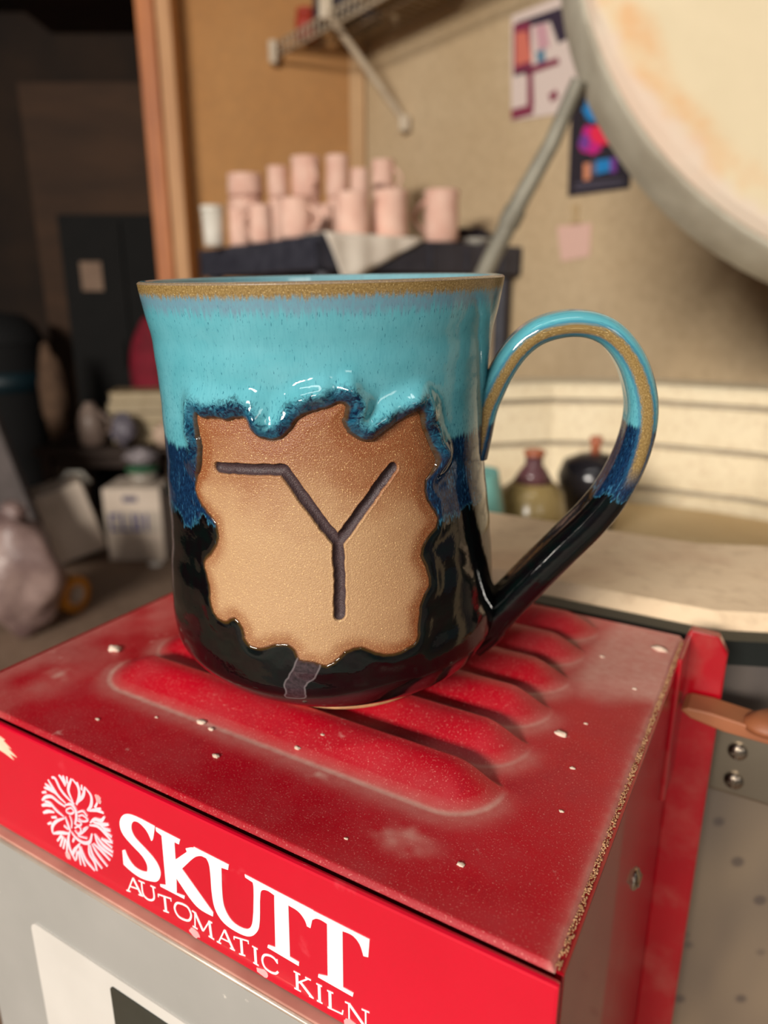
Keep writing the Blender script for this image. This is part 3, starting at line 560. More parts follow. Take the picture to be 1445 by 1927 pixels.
# ------------------------------------------------------------------ controller box
BZ = -0.26
def paint(name, dusty=0.0):
    g = NT(name); v = g.coord(); a = g.noise(v, 18.0, 5.0); b = g.noise(v, 420.0, 3.0); c = g.noise(v, 55.0, 6.0, 0.65)
    red = g.mix(g.ramp(a, 0.35, 0.7), lin((202, 2, 40)), lin((190, 2, 34)))
    return g, v, a, b, c, red
g, v, a, b, c, red = paint('red_front_enamel')
red = g.mix(g.ramp(c, 0.62, 0.75, 0, 0.25), red, lin((236, 120, 130)))
m_redf = g.out(red, 0.28, 0.0, 0.3)
g, v, a, b, c, red = paint('red_side_enamel_shaded'); red = g.mix(g.ramp(a, .3, .7), lin((156, 4, 22)), lin((136, 3, 18))); red = g.mix(g.ramp(c, 0.5, 0.8, 0, 0.3), red, lin((170, 110, 96))); m_reds_shade = g.out(red, 0.22, 0.0, 0.3)  # enamel red darkened: the shade on sides and flange is painted into it
# dusty lid: clay dust gathers at the feet of the louvres, at the back and along the right edge (attribute 'dust' is where it lies)
g, v, a, b, c, red = paint('red_dusty_lid')
red = g.mix(g.ramp(a, 0.3, 0.7), lin((184, 3, 30)), lin((150, 3, 22)))
dz = g.attr('dust').outputs['Fac']
spk = g.ramp(g.noise(v, 2600.0, 2.0), 0.60, 0.74); film = g.ramp(c, 0.42, 0.68, 0.0, 0.30)
red = g.mix(film, red, lin((156, 62, 64)))
red = g.mix(g.mul(spk, 0.5), red, lin((226, 150, 140)))
smg = g.ramp(g.noise(v, 90.0, 5.0, 0.7), 0.66, 0.74); red = g.mix(g.mul(smg, 0.6), red, lin((214, 158, 150)))
red = g.mix(g.math('MULTIPLY', dz, g.ramp(b, 0.2, 0.8, 0.55, 1.0), True), red, lin((210, 172, 158)))
g.bump(g.noise(v, 900.0, 2.0), 0.12, 0.0003)
m_redl = g.out(red, g.ramp(c, 0.3, 0.8, 0.34, 0.6), 0.0, 0.0)
cb = thing('kiln_controller_box', 'red dusty kiln controller box with louvred top carrying the blue and black mug', 'box', tuple(bw(0, 0, BZ)), BR)
def zoff(o):  # parts are modelled with z = 0 at the lid
    for v_ in o.data.vertices: v_.co.z -= BZ
    return o
BWD, BDP = 0.1645, 0.134
# lid height field
def sm(t): t = np.clip(t, 0, 1); return t * t * (3 - 2 * t)
LV0 = [24.3 + 17.6 * k for k in range(6)]
def lid_h(u, v):
    h = np.zeros_like(u); idx = np.full(u.shape, -1); dust = np.zeros_like(u)
    for k, v0 in enumerate(LV0):
        ul, ur = 22.5 + 0.3 * k, 137.5
        R_ = 11.5                                   # rounded front corners, straight open back edge
        cu = (ul + ur) / 2; hw = (ur - ul) / 2; du = hw - np.abs(u - cu); vf = v - v0
        corner = R_ - np.hypot(np.maximum(R_ - du, 0), np.maximum(R_ - vf, 0))
        d = np.where((du < R_) & (vf < R_), corner, np.minimum(du, vf))
        t = np.clip(d / 11.5, 0, 1); rise = sm(t) ** 0.75
        fall = 1 - sm(np.clip((vf - 13.4) / 1.4, 0, 1))
        hh = 4.3 * rise * fall; inside = hh > 0.02
        h = np.maximum(h, hh); idx[inside] = k
        m_ = 1 - sm((vf - 7.0) / 8.0)
        dust = np.maximum(dust, (0.8 if k == 0 else 0.55) * np.exp(-((d + 0.3) / 0.9) ** 2) * m_)
        dust = np.maximum(dust, 0.30 * np.exp(-((d + 1.2) / 3.0) ** 2) * m_ * (d < 3))
    return h, idx, dust
NU, NV = 420, 345
uu = np.linspace(0.4, BWD * 1000 - 0.4, NU); vv = np.linspace(1.2, BDP * 1000, NV)
U, V = np.meshgrid(uu, vv, indexing='ij')
Hh, Ix, Du = lid_h(U, V)
rim_d = np.minimum(np.minimum(U - uu[0], uu[-1] - U), V - vv[0])
Zl = Hh - 0.9 * (1 - sm(np.clip(rim_d / 1.0, 0, 1)))
rng = np.random.RandomState(3)
nfld = rng.rand(60, 60)
def vnoise(x, y, s=1.0, seed=0):
    r = np.random.RandomState(seed).rand(64, 64); x = x / s; y = y / s
    xi = np.floor(x).astype(int); yi = np.floor(y).astype(int); fx = sm(x - xi); fy = sm(y - yi)
    q = lambda a, b: r[a % 64, b % 64]
    return (q(xi, yi) * (1 - fx) + q(xi + 1, yi) * fx) * (1 - fy) + (q(xi, yi + 1) * (1 - fx) + q(xi + 1, yi + 1) * fx) * fy
right = np.exp(-(U - uu[0]) / 1.0) * 1.0 * (vnoise(U, V, 1.5, 1) * 0.5 + 0.5)
pink = 0.66 * sm((27 - U) / 9.0) * sm((V - 78 + (vnoise(U, V, 14, 2) - 0.5) * 26) / 16.0)
back = 0.35 * sm((V - 122) / 10)
left = 0.28 * sm((U - 135) / 10.0) * vnoise(U, V, 7, 5) + 0.2 * np.exp(-(uu[-1] - U) / 2)
sp = [(4.5, 84, 52, 5), (3, 148, 22, 9), (2.2, 60, 22, 4), (3.0, 34, 14, 7)]
Du = np.maximum.reduce([Du, right, pink, back, left])
for (r_, cu, cv, sd_) in sp: Du = np.maximum(Du, 0.75 * np.exp(-(((U - cu) / (r_ * 1.6)) ** 2 + ((V - cv) / r_) ** 2)) * (vnoise(U, V, 2.0, sd_) * 1.2))
def lid_part(name, sel, label=None):
    ids = -np.ones(U.size, int); quads = []
    I, J = np.nonzero(sel); a_ = I * NV + J
    q = np.stack([a_, a_ + 1, a_ + NV + 1, a_ + NV], 1); used = np.unique(q); ids[used] = np.arange(len(used))
    q = ids[q].copy()
    P = np.stack([-U.ravel()[used] * mm, V.ravel()[used] * mm, Zl.ravel()[used] * mm - BZ], 1)
    o = mesh_obj(name, P, q, m_redl, cb, True)
    at_ = o.data.attributes.new('dust', 'FLOAT', 'POINT'); at_.data.foreach_set('value', Du.ravel()[used].astype(np.float32))
    # exact normals of the height field, so the seam between plate and louvre stays invisible
    gu, gv = np.gradient(Zl, uu, vv); nrm = np.stack([gu.ravel()[used], -gv.ravel()[used], np.ones(len(used))], 1); nrm /= np.linalg.norm(nrm, axis=1)[:, None]
    o.data.normals_split_custom_set_from_vertices(nrm.tolist())
    return o
cell = Ix[:-1, :-1]
cell = np.maximum.reduce([Ix[:-1, :-1], Ix[1:, :-1], Ix[:-1, 1:], Ix[1:, 1:]])
lid_part('lid_plate', cell < 0)
for k in range(6): lid_part('louvre', cell == k)
# carcass
gb = G(); gb.box((-BWD, 0.0021, -0.25), (-0.0005, BDP, -0.0012)); zoff(gb.make('carcass', m_reds_shade, cb))
gb = G(); gb.box((-BWD - 0.001, 0.0, -0.25), (-BWD, BDP, -0.0006), 0.0003); zoff(gb.make('side_panel', m_reds_shade, cb))
gb = G(); gb.box((-0.0006, 0.0016, -0.25), (0.0010, BDP, -0.0008), 0.0004); zoff(gb.make('side_panel', m_reds_shade, cb))
# front: red fascia, ledge, grey panel
gb = G(); gb.box((-BWD - 0.001, -0.0012, -0.0338), (0.0010, 0.0002, -0.0004), 0.0006); o = zoff(gb.make('front_fascia', m_redf, cb))
m_gry = NT('grey_panel_enamel'); v = m_gry.coord(); a = m_gry.noise(v, 25.0, 4.0); c = m_gry.noise(v, 120.0, 5.0, 0.7)
col = m_gry.mix(m_gry.ramp(a, 0.3, 0.7), lin((158, 155, 150)), lin((148, 146, 141))); col = m_gry.mix(m_gry.ramp(c, 0.68, 0.74, 0, 0.7), col, lin((216, 208, 198))); m_gry = m_gry.out(col, 0.45)
m_ledge = M('dusty_ledge', (190, 140, 124), (170, 118, 104), 60, 0.9)
gb = G(); gb.box((-BWD + 0.001, -0.0032, -0.0352), (0.0005, 0.0016, -0.0342), 0.0002); zoff(gb.make('ledge', m_ledge, cb))
m_bead = M('pale_metal_bead', (214, 200, 184), (190, 172, 156), 60, 0.35, metal=0.5)
gb = G(); gb.tube([(-BWD + 0.001, -0.0034, -0.0353), (0.0005, -0.0034, -0.0353)], 0.0006, 10); zoff(gb.make('edge_bead', m_bead, cb, True))
gb = G(); gb.box((-BWD + 0.002, -0.0037, -0.25), (0.0, 0.0016, -0.0356), 0.0005); zoff(gb.make('grey_panel', m_gry, cb))
def rrect(x0, x1, z0, z1, r, n=8):
    P = []
    for (cx, cz, a0) in ((x1 - r, z1 - r, 0), (x0 + r, z1 - r, 90), (x0 + r, z0 + r, 180), (x1 - r, z0 + r, 270)):
        for k in range(n + 1): a = math.radians(a0 + 90 * k / n); P.append((cx + r * math.cos(a), cz + r * math.sin(a)))
    return P
m_cream = M('cream_faceplate', (206, 201, 194), (198, 193, 186), 30, 0.4)
gb = G(); gb.prism(rrect(-0.1362, -0.020, -0.235, -0.0568, 0.003), -0.0042, -0.0036); fp = zoff(gb.make('faceplate', m_cream, cb))
m_lcd = M('dark_display_glass', (50, 54, 48), (40, 44, 38), 30, 0.12)
gb = G(); gb.prism(rrect(-0.1055, -0.040, -0.096, -0.0605, 0.0012), -0.0045, -0.0041); zoff(gb.make('display', m_lcd, fp)).parent = fp
m_btn = M('black_button', (40, 36, 38), (34, 30, 32), 30, 0.4)
gb = G(); gb.prism(rrect(-0.1345, -0.1265, -0.110, -0.0955, 0.001), -0.0050, -0.0041); zoff(gb.make('button', m_btn, fp))
# flange beside the kiln
gb = G(); gb.prism([(0.0008, -0.25), (0.0128, -0.25), (0.0128, -0.0010), (0.0098, 0.0042), (0.0018, 0.0046), (0.0008, 0.002)], 0.1295, 0.1335); o = zoff(gb.make('mounting_flange', m_reds_shade, cb))
bv = o.modifiers.new('b', 'BEVEL'); bv.width = 0.0006; bv.segments = 2
gb = G(); gb.box((0.0008, 0.112, -0.045), (0.0024, 0.1325, 0.0028), 0.0008); zoff(gb.make('corner_gusset', m_reds_shade, cb))
s_ = G(); s_.lathe([(0.0, 0.0014), (0.0018, 0.0012), (0.003, 0.0004), (0.0031, 0)][::-1], 20, (0, 0, 0), Matrix.Rotation(math.radians(90), 3, 'Y')); s_.box((0.0010, -0.0022, -0.0004), (0.0016, 0.0022, 0.0004))
s_.v = [(p[0] + 0.0010, p[1] + 0.0755, p[2] - 0.0435) for p in s_.v]; zoff(s_.make('screw', m_screw, cb, True, edge=True))
# lettering, printed on the fascia
m_wprint = M('white_print', (246, 240, 240), (240, 234, 234), 20, 0.4)
m_pprint = M('pale_pink_print', (248, 214, 222), (240, 196, 208), 60, 0.4)
FY = -0.0012
fas = [o for o in cb.children if o.name.startswith('front_fascia')][0]
def shift_front(p): return p
def soften(P):
    for _ in range(3):
        Q = []; n = len(P)
        for i in range(n):
            a, b, c = (np.array(P[i - 1]), np.array(P[i]), np.array(P[(i + 1) % n])); u1 = b - a; u2 = c - b
            l1, l2 = np.linalg.norm(u1) + 1e-9, np.linalg.norm(u2) + 1e-9; ang = math.degrees(math.acos(max(-1, min(1, float(u1 @ u2) / l1 / l2))))
            if 4 < ang < 48: Q += [tuple(b - u1 * 0.25), tuple(b + u2 * 0.25)]
            else: Q.append(tuple(b))
        P = Q
    return P
for i, (k, poly) in enumerate(LETTERS.items()):
    poly = soften(poly)
    gb = G(); gb.prism([(x * mm, z * mm) for x, z in poly], FY - 0.00012 - 0.00001 * i, FY + 0.0002)
    zoff(gb.make('letter', m_wprint, fas))
def ribbon(gb, pts, widths, y0):
    pts = [np.array(p, float) for p in pts]
    # catmull-rom resample
    P = [2 * pts[0] - pts[1]] + pts + [2 * pts[-1] - pts[-2]]; out = []
    for i in range(1, len(P) - 2):
        for k in range(6):
            t = k / 6.0; out.append(0.5 * ((2 * P[i]) + (-P[i - 1] + P[i + 1]) * t + (2 * P[i - 1] - 5 * P[i] + 4 * P[i + 1] - P[i + 2]) * t * t + (-P[i - 1] + 3 * P[i] - 3 * P[i + 1] + P[i + 2]) * t ** 3))
    out.append(pts[-1]); n = len(out); L_ = []; R_ = []
    for i, p in enumerate(out):
        d = out[min(i + 1, n - 1)] - out[max(i - 1, 0)]; d = d / (np.linalg.norm(d) + 1e-9); nn = np.array([-d[1], d[0]])
        w_ = np.interp(i / (n - 1), np.linspace(0, 1, len(widths)), widths); L_.append(p + nn * w_); R_.append(p - nn * w_)
    vs = [(p[0] * mm, y0, p[1] * mm) for p in L_] + [(p[0] * mm, y0, p[1] * mm) for p in R_] + [(p[0] * mm, y0 + 0.0003, p[1] * mm) for p in L_] + [(p[0] * mm, y0 + 0.0003, p[1] * mm) for p in R_]
    fs = []
    for i in range(n - 1): fs += [[i, i + 1, n + i + 1, n + i], [i, 2 * n + i, 2 * n + i + 1, i + 1], [n + i, n + i + 1, 3 * n + i + 1, 3 * n + i]]
    fs += [[0, n, 3 * n, 2 * n], [n - 1, 3 * n - 1, 4 * n - 1, 2 * n - 1][::-1]]
    gb.put(vs, fs)
GL = {'A': [([(0, 0), (.5, 1)], 1), ([(.5, 1), (1, 0)], 2), ([(.2, .36), (.8, .36)], 1), ([(-.12, 0), (.18, 0)], 1), ([(.78, 0), (1.12, 0)], 1)],
 'U': [([(.12, 1), (.12, .3), (.3, .03), (.62, .03), (.86, .3), (.86, 1)], 1.4), ([(-.08, 1), (.32, 1)], 1), ([(.7, 1), (1.02, 1)], 1)],
 'T': [([(.5, 1), (.5, 0)], 2), ([(0, .97), (1, .97)], 1), ([(.28, 0), (.72, 0)], 1), ([(0, 1), (0, .8)], .8), ([(1, 1), (1, .8)], .8)],
 'O': [([(.5, 1), (.16, .9), (0, .5), (.16, .1), (.5, 0), (.84, .1), (1, .5), (.84, .9), (.5, 1)], 1.5)],
 'M': [([(.1, 0), (.16, 1)], 1), ([(.16, 1), (.5, .1)], 2), ([(.5, .1), (.86, 1)], 1), ([(.86, 1), (.9, 0)], 2), ([(-.02, 0), (.22, 0)], 1), ([(.76, 0), (1.03, 0)], 1), ([(.02, 1), (.2, 1)], 1), ([(.84, 1), (1.0, 1)], 1)],
 'I': [([(.5, 1), (.5, 0)], 2), ([(.1, 0), (.9, 0)], 1), ([(.1, 1), (.9, 1)], 1)],
 'C': [([(.98, .78), (.8, .95), (.5, 1), (.14, .86), (0, .5), (.14, .12), (.5, 0), (.82, .06), (1, .24)], 1.5), ([(.98, .98), (.98, .72)], .9)],
 'K': [([(.18, 1), (.18, 0)], 2), ([(0, 1), (.38, 1)], 1), ([(0, 0), (.38, 0)], 1), ([(.2, .42), (.82, 1)], 1), ([(.36, .56), (1, 0)], 2), ([(.66, 1), (.98, 1)], 1), ([(.84, 0), (1.1, 0)], 1)],
 'L': [([(.18, 1), (.18, 0)], 2), ([(0, 1), (.4, 1)], 1), ([(0, .02), (.95, .02)], 1), ([(.95, 0), (1, .26)], .9)],
 'N': [([(.12, 0), (.12, 1)], 1), ([(.12, 1), (.88, 0)], 2), ([(.88, 0), (.88, 1)], 1), ([(-.04, 0), (.3, 0)], 1), ([(-.06, 1), (.2, 1)], 1), ([(.7, 1), (1.05, 1)], 1)]}
HH = 4.3
for (ch, xa, xb, za, zb_) in SMALL:
    gb = G(); j = 0
    for pts, wt_ in GL[ch]:
        P = [(xa + (xb - xa) * p[0], za + (zb_ - za) * p[0] + HH * p[1]) for p in pts]
        ribbon(gb, P, [0.17 * wt_] * 2, FY - 0.00010 - 0.000004 * j); j += 1
    zoff(gb.make('letter', m_wprint, fas))
gb = G()
for j, P in enumerate(EMBLEM):
    ribbon(gb, P, [0.20, 0.43, 0.47, 0.28] if len(P) > 2 and j < 53 else ([0.36, 0.26] if j < 53 else [0.2, 0.28, 0.2]), FY - 0.00008 - 0.000003 * j)
o = zoff(gb.make('emblem', m_pprint, fas)); o['label'] = 'flower-like face emblem in pale pink line work'
# chips and crumbs
m_chip = M('scraped_paint', (236, 208, 180), (220, 188, 160), 60, 0.8)
def chip(poly, y, parent, name='paint_chip', mt=None):
    gb = G(); gb.prism([(x * mm, z * mm) for x, z in poly], y - 0.00015, y + 0.0003); return zoff(gb.make(name, mt or m_chip, parent))
chip([(-150, -2.0), (-143, -3.4), (-138.4, -4.3), (-139.2, -4.8), (-136.4, -6.2), (-138, -6.2), (-134.6, -8.0), (-137.4, -7.8), (-136.0, -9.2), (-140, -8.4), (-145, -8.0), (-150, -7.0)], FY, fas)
m_drip = M('dried_slip_drip', (238, 176, 176), (226, 150, 152), 80, 0.5)
for (cx, cz, rx, rz_) in ((-104.8, -8.2, 1.0, 1.2), (-119.5, -30.6, 1.0, 1.1), (-77.5, -32.0, 1.5, 1.1), (-58.5, -32.2, 1.6, 1.0), (-37.0, -33.0, 1.8, 1.6)):
    n_ = 14; rr2 = random.Random(int(cx * -10)); P = [(cx + rx * (1 + .2 * rr2.uniform(-1, 1)) * math.cos(6.2832 * k / n_), cz + rz_ * (1 + .25 * rr2.uniform(-1, 1)) * math.sin(6.2832 * k / n_)) for k in range(n_)]
    chip(P, FY + 0.00002, fas, 'slip_drip', m_drip)
m_crumb = M('dried_clay_crumb', (222, 200, 182), (206, 180, 160), 80, 0.9)
crumbs = [(96.5, 24.0, 1.5), (92.5, 23.0, 0.9), (146.5, 39.5, 2.4), (129, 41.5, 1.0), (18.2, 63.5, 1.7), (5.2, 121, 2.4), (19, 108, 0.8), (12, 52, 0.7), (84, 15.5, 1.0), (69, 26.5, 1.0), (65, 31, .6), (22, 13.5, .9), (10, 37, .6), (44, 8.5, .5), (14, 71, .6), (7, 94, .7), (120, 12, .7), (108, 20, .5)]
for i, (cu, cv, r_) in enumerate(crumbs):
    gb = G(); gb.blob((0, 0, 0), (r_ * mm * 0.9, r_ * mm * 0.55, r_ * mm * 0.28), i, 0.6, 8, 1.8)
    h0 = float(lid_h(np.array([float(cu)]), np.array([float(cv)]))[0][0])
    gb.v = [(p[0] - cu * mm, p[1] + cv * mm, p[2] + (h0 + r_ * 0.12) * mm) for p in gb.v]
    zoff(gb.make('clay_crumb', m_crumb, cb, True))
# bead of dust along the right hand edge
gb = G(); rnd = random.Random(5)
for i in range(1300):
    vpos = rnd.uniform(2, 131); r_ = rnd.uniform(0.07, 0.19)
    gb.blob(((0.35 - rnd.uniform(0.0, 1.0)) * mm, vpos * mm, -0.55 * mm), (r_ * mm, r_ * mm * 1.6, r_ * mm), i, 0.5, 3, 1.5)
o = zoff(gb.make('dust_line', M('tan_edge_dust', (196, 152, 112), (150, 104, 70), 300, 0.9), cb, True)); o['kind'] = 'stuff'
# ------------------------------------------------------------------ the mug
HM = 101.144
MR = Matrix(((0.999843514, -0.000857809, -0.017669487), (0.0, 0.99882365, -0.048490378), (0.017690297, 0.04848279, 0.998667348)))
mug = thing('glazed_mug', 'turquoise and black glazed stoneware mug with bare clay panel, standing on the red louvres', 'mug', (-0.01208969, 0.17726326, 0.0045))
mug.rotation_euler = MR.to_euler()
zk = np.linspace(0, 1, 19) * HM; zdk = np.linspace(0, 1, 8) * HM
zden = np.linspace(0, HM, 1001); rden = np.interp(zden, zk, RZ); dden = np.interp(zden, zdk, DX)
ker = np.exp(-np.linspace(-2.5, 2.5, 61) ** 2 / 2); ker /= ker.sum()
rden_s = np.convolve(np.pad(rden, 30, mode='reflect', reflect_type='odd'), ker, 'valid'); dden = np.convolve(np.pad(dden, 30, mode='edge'), ker, 'valid')
Rf = lambda z: np.interp(z, zden, rden_s); Df = lambda z: np.interp(z, zden, dden)
OUTP = np.array([(t * 0.70, z) for t, z in OUT]) if False else np.array(OUT, float)
def to_mm(P): Q = np.array(P, float).copy(); Q[:, 0] = np.radians(Q[:, 0]) * 40.0; return Q
OUTm = to_mm(OUT)
# roughen the torn edge
def rough_edge(P, seed=4):
    rnd = np.random.RandomState(seed); out = []
    n = len(P)
    for i in range(n):
        p0, p1, p2, p3 = P[i - 1], P[i], P[(i + 1) % n], P[(i + 2) % n]
        for k in range(4):
            t = k / 4.0; q = 0.5 * ((2 * p1) + (-p0 + p2) * t + (2 * p0 - 5 * p1 + 4 * p2 - p3) * t * t + (-p0 + 3 * p1 - 3 * p2 + p3) * t ** 3)
            out.append(q + rnd.uniform(-0.12, 0.12, 2))
    return np.array(out)
OUTr = rough_edge(OUTm)
def sdist(X, Y, P):
    """signed distance to a closed outline, positive inside"""
    d = np.full(X.shape, 1e9); ins = np.zeros(X.shape, bool); n = len(P)
    for i in range(n):
        ax, ay = P[i]; bx, by = P[(i + 1) % n]; ex, ey = bx - ax, by - ay
        t = np.clip(((X - ax) * ex + (Y - ay) * ey) / (ex * ex + ey * ey + 1e-12), 0, 1)
        d = np.minimum(d, (X - ax - t * ex) ** 2 + (Y - ay - t * ey) ** 2)
        c = ((ay > Y) != (by > Y)) & (X < (bx - ax) * (Y - ay) / (by - ay + 1e-12) + ax); ins ^= c
    d = np.sqrt(d); return np.where(ins, d, -d)
def segd(X, Y, a, b):
    ax, ay = a; ex, ey = b[0] - ax, b[1] - ay; t = np.clip(((X - ax) * ex + (Y - ay) * ey) / (ex * ex + ey * ey), 0, 1); return np.hypot(X - ax - t * ex, Y - ay - t * ey)

def grid_mesh(name, TH, Z, Rr, mat, parent, attrs, wrap=False, flip=False):
    X = (Rr * np.cos(TH) + Df(Z)) * mm; Yy = Rr * np.sin(TH) * mm; P = np.stack([X.ravel(), Yy.ravel(), Z.ravel() * mm], 1)
    nt, nz = TH.shape; I, J = np.meshgrid(np.arange(nt if wrap else nt - 1), np.arange(nz - 1), indexing='ij'); a = I * nz + J; b = ((I + 1) % nt) * nz + J
    q = np.stack([a, b, b + 1, a + 1], -1).reshape(-1, 4)
    if flip: q = q[:, ::-1]
    me = bpy.data.meshes.new(name); me.vertices.add(len(P)); me.vertices.foreach_set('co', P.astype(np.float32).ravel())
    me.loops.add(q.size); me.loops.foreach_set('vertex_index', q.ravel().astype(np.int32)); me.polygons.add(len(q)); me.polygons.foreach_set('loop_start', (np.arange(len(q)) * 4).astype(np.int32))
    me.update(calc_edges=True); me.polygons.foreach_set('use_smooth', [True] * len(q)); me.materials.append(mat)
    for k, A in attrs.items():
        at_ = me.attributes.new(k, 'FLOAT_VECTOR' if A.ndim == 3 else 'FLOAT', 'POINT'); at_.data.foreach_set('vector' if A.ndim == 3 else 'value', A.astype(np.float32).ravel())
    o = bpy.data.objects.new(name, me); COL.objects.link(o); o.parent = parent; return o

# glaze: turquoise over black, breaking gold at the rim, pooling above the clay panel
def glaze(name, handle=False):
    g = NT(name); A = g.attr('guv'); u, v, s = g.sep(A.outputs['Vector'])
    uv = g.comb(u, v)
    streak = g.sub(g.noise(g.comb(g.mul(u, 1.5), g.mul(v, 0.16)), 1.0, 3.0), 0.5)
    fine = g.sub(g.noise(g.comb(g.mul(u, 5.0), g.mul(v, 0.9)), 1.0, 3.0), 0.5)
    lump = g.sub(g.noise(uv, 0.11, 2.0), 0.5)
    tur = g.mix(g.ramp(lump, -0.2, 0.2), lin((84, 158, 170)), lin((98, 168, 180)))
    tur = g.mix(g.ramp(g.noise(g.comb(g.mul(u, 2.5), g.mul(v, 0.35)), 1.0, 3.0), 0.5, 0.75, 0, 0.35), tur, lin((64, 136, 152)))
    # short dark flecks running down
    fl = g.noise(g.comb(g.mul(u, 3.4), g.mul(v, 0.75), 3.0), 1.0, 2.0)
    dens = g.add(g.ramp(v, 88.0, 72.0, 0.0, 0.07), g.ramp(v, 92.0, 96.0, 0.0, 0.05))
    flk = g.sstep(g.add(fl, dens), 0.655, 0.71)
    tur = g.mix(g.mul(flk, 0.75), tur, lin((20, 92, 112)))
    navy = g.mix(g.ramp(fine, -0.12, 0.22), lin((8, 18, 40)), lin((24, 62, 100)))
    navy = g.mix(g.sstep(g.add(fine, g.mul(streak, 1.2)), 0.12, 0.32), navy, lin((58, 116, 150)))
    bl = g.mix(g.ramp(g.noise(uv, 0.25, 2.0), 0.42, 0.62, 0, 1), lin((9, 6, 8)), lin((5, 12, 11)))
    t1 = g.add(67.6, g.add(g.mul(lump, 5.0), g.mul(streak, 5.0)))
    t2 = g.add(52.0, g.add(g.mul(g.sub(g.noise(uv, 0.16, 2.0), 0.5), 14.0), g.mul(streak, 7.0)))
    f1 = g.math('MULTIPLY', g.sub(v, t1), 0.9, True); f2 = g.math('MULTIPLY', g.sub(v, t2), 1.4, True)
    edge = g.mul(g.math('SUBTRACT', 1.0, g.math('ABSOLUTE', g.mul(g.sub(v, t2), 1.1)), True), 0.7)
    col = g.mix(f2, bl, navy); col = g.mix(g.mul(edge, g.ramp(fine, -0.1, 0.15)), col, lin((74, 150, 186))); col = g.mix(f1, col, tur)
    gold = g.mix(g.ramp(g.noise(uv, 2.2, 3.0), 0.3, 0.7), lin((150, 124, 76)), lin((112, 88, 48)))
    gold = g.mix(g.ramp(g.noise(uv, 3.5, 2.0), 0.60, 0.68), gold, lin((196, 172, 120)))
    greyb = lin((104, 132, 150))
    if not handle:
        gb_ = g.sstep(g.add(v, g.mul(streak, 7.0)), 94.4, 97.0); col = g.mix(g.mul(gb_, g.ramp(fine, -0.2, 0.15, 0.5, 0.95)), col, greyb)
        gg = g.sstep(g.add(v, g.add(g.mul(streak, 3.0), g.mul(fine, 2.0))), 97.7, 99.1); col = g.mix(gg, col, gold)
        # pool round the panel (s = distance outside the panel, mm)
        sw = g.sub(g.add(g.mul(g.noise(uv, 0.9, 4.0, 0.6, 1.5), 0.6), g.mul(g.noise(uv, 0.16, 1.0), 0.4)), 0.5)
        up = g.sstep(v, 64.0, 69.0)
        dark = g.mix(g.ramp(sw, -0.1, 0.12), lin((8, 22, 46)), lin((34, 96, 122)))
        pool = g.mul(g.sstep(g.add(s, g.mul(sw, 7.0)), 4.2, 1.8), up)
        col = g.mix(pool, col, dark)
        rimc = g.sstep(s, 0.75, 0.15); col = g.mix(g.mul(rimc, 0.8), col, lin((74, 52, 20)))
    else:
        q = g.add(s, g.mul(fine, 0.10)); low = g.sstep(v, 53.0, 60.0)
        col = g.mix(g.mul(g.mul(g.sstep(q, 0.84, 0.93), low), 0.6), col, lin((38, 88, 120)))
        col = g.mix(g.mul(g.sstep(q, 0.93, 0.985), low), col, gold)
    if not handle:   # dried translucent smear below the panel
        sm_ = g.attr('smear').outputs['Fac']; si = g.sstep(sm_, -0.05, 0.15); sl = g.sstep(g.math('ABSOLUTE', g.sub(sm_, 0.1)), 0.28, 0.05)
        col = g.mix(g.mul(si, g.ramp(g.noise(uv, 1.2, 4.0), 0.3, 0.7, 0.2, 0.7)), col, lin((78, 62, 68))); col = g.mix(g.mul(sl, 0.32), col, lin((150, 140, 142)))
    hb = g.noise(uv, 0.5, 2.0); g.bump(g.add(g.mul(hb, 0.7), g.mul(fine, 0.08)), 0.06, 0.001)
    rgh = 0.07 if handle else g.add(0.06, g.mul(g.sstep(v, 96.5, 98.5), 0.18))
    return g.out(col, rgh, 0.0, 0.0, 0.5)
m_glaze = glaze('two_tone_glaze'); m_hglaze = glaze('two_tone_glaze_handle', True)

# outer wall
NT_, NZ_ = 900, 340
th = np.linspace(-np.pi, np.pi, NT_, endpoint=False) - np.pi / 2
zz = np.linspace(0.8, HM - 0.6, NZ_)
TH, Z = np.meshgrid(th, zz, indexing='ij'); R0 = Rf(Z)
# u in mm at a nominal 40 mm radius, measured from the front of the mug
Um = (TH + np.pi / 2) * 40.0
near = (np.abs(Um) < 48) & (Z > 10) & (Z < 88)
SD = np.full(TH.shape, -40.0); SD[near] = sdist(Um[near], Z[near], OUTr)
outd = -SD
lumpy = 0.55 + 0.9 * vnoise(Um + 200, Z + 200, 3.2, 11)
topw = sm((Z - 60) / 8.0)
bead = (0.30 + 2.0 * topw) * np.exp(-((outd - 1.6 - 0.7 * topw) / (2.0 + 0.5 * topw)) ** 2) * lumpy
fall_in = -1.6 * sm((SD + 0.15) / 1.1)
swirl = 0.35 * (vnoise(Um + 300, Z + 100, 6.0, 8) - 0.5) * np.exp(-((outd - 4) / 5.0) ** 2) * (1 - topw)
ripple = 0.03 * np.sin(Z * 0.9) + 0.08 * (vnoise(Um + 400, Z + 50, 14.0, 21) - 0.5)
R1 = R0 + np.where(outd > -1.0, bead + swirl, 0) + ripple + np.where(SD > -0.15, fall_in, 0) - np.where(SD > 1, bead, 0)
SMR = rough_edge(to_mm([(-6.5, 26.5), (-9.5, 22.5), (-12.51, 19.3), (-12.6, 17), (-13.43, 14.6), (-7.24, 15.0), (-6.4, 17.2), (-5.77, 19.07), (-3.0, 21.0), (-0.6, 24.4), (-2.6, 25.2)]), 9)
SM = np.full(TH.shape, -9.0); nr_ = (np.abs(Um + 5) < 12) & (Z < 32); SM[nr_] = sdist(Um[nr_], Z[nr_], SMR)
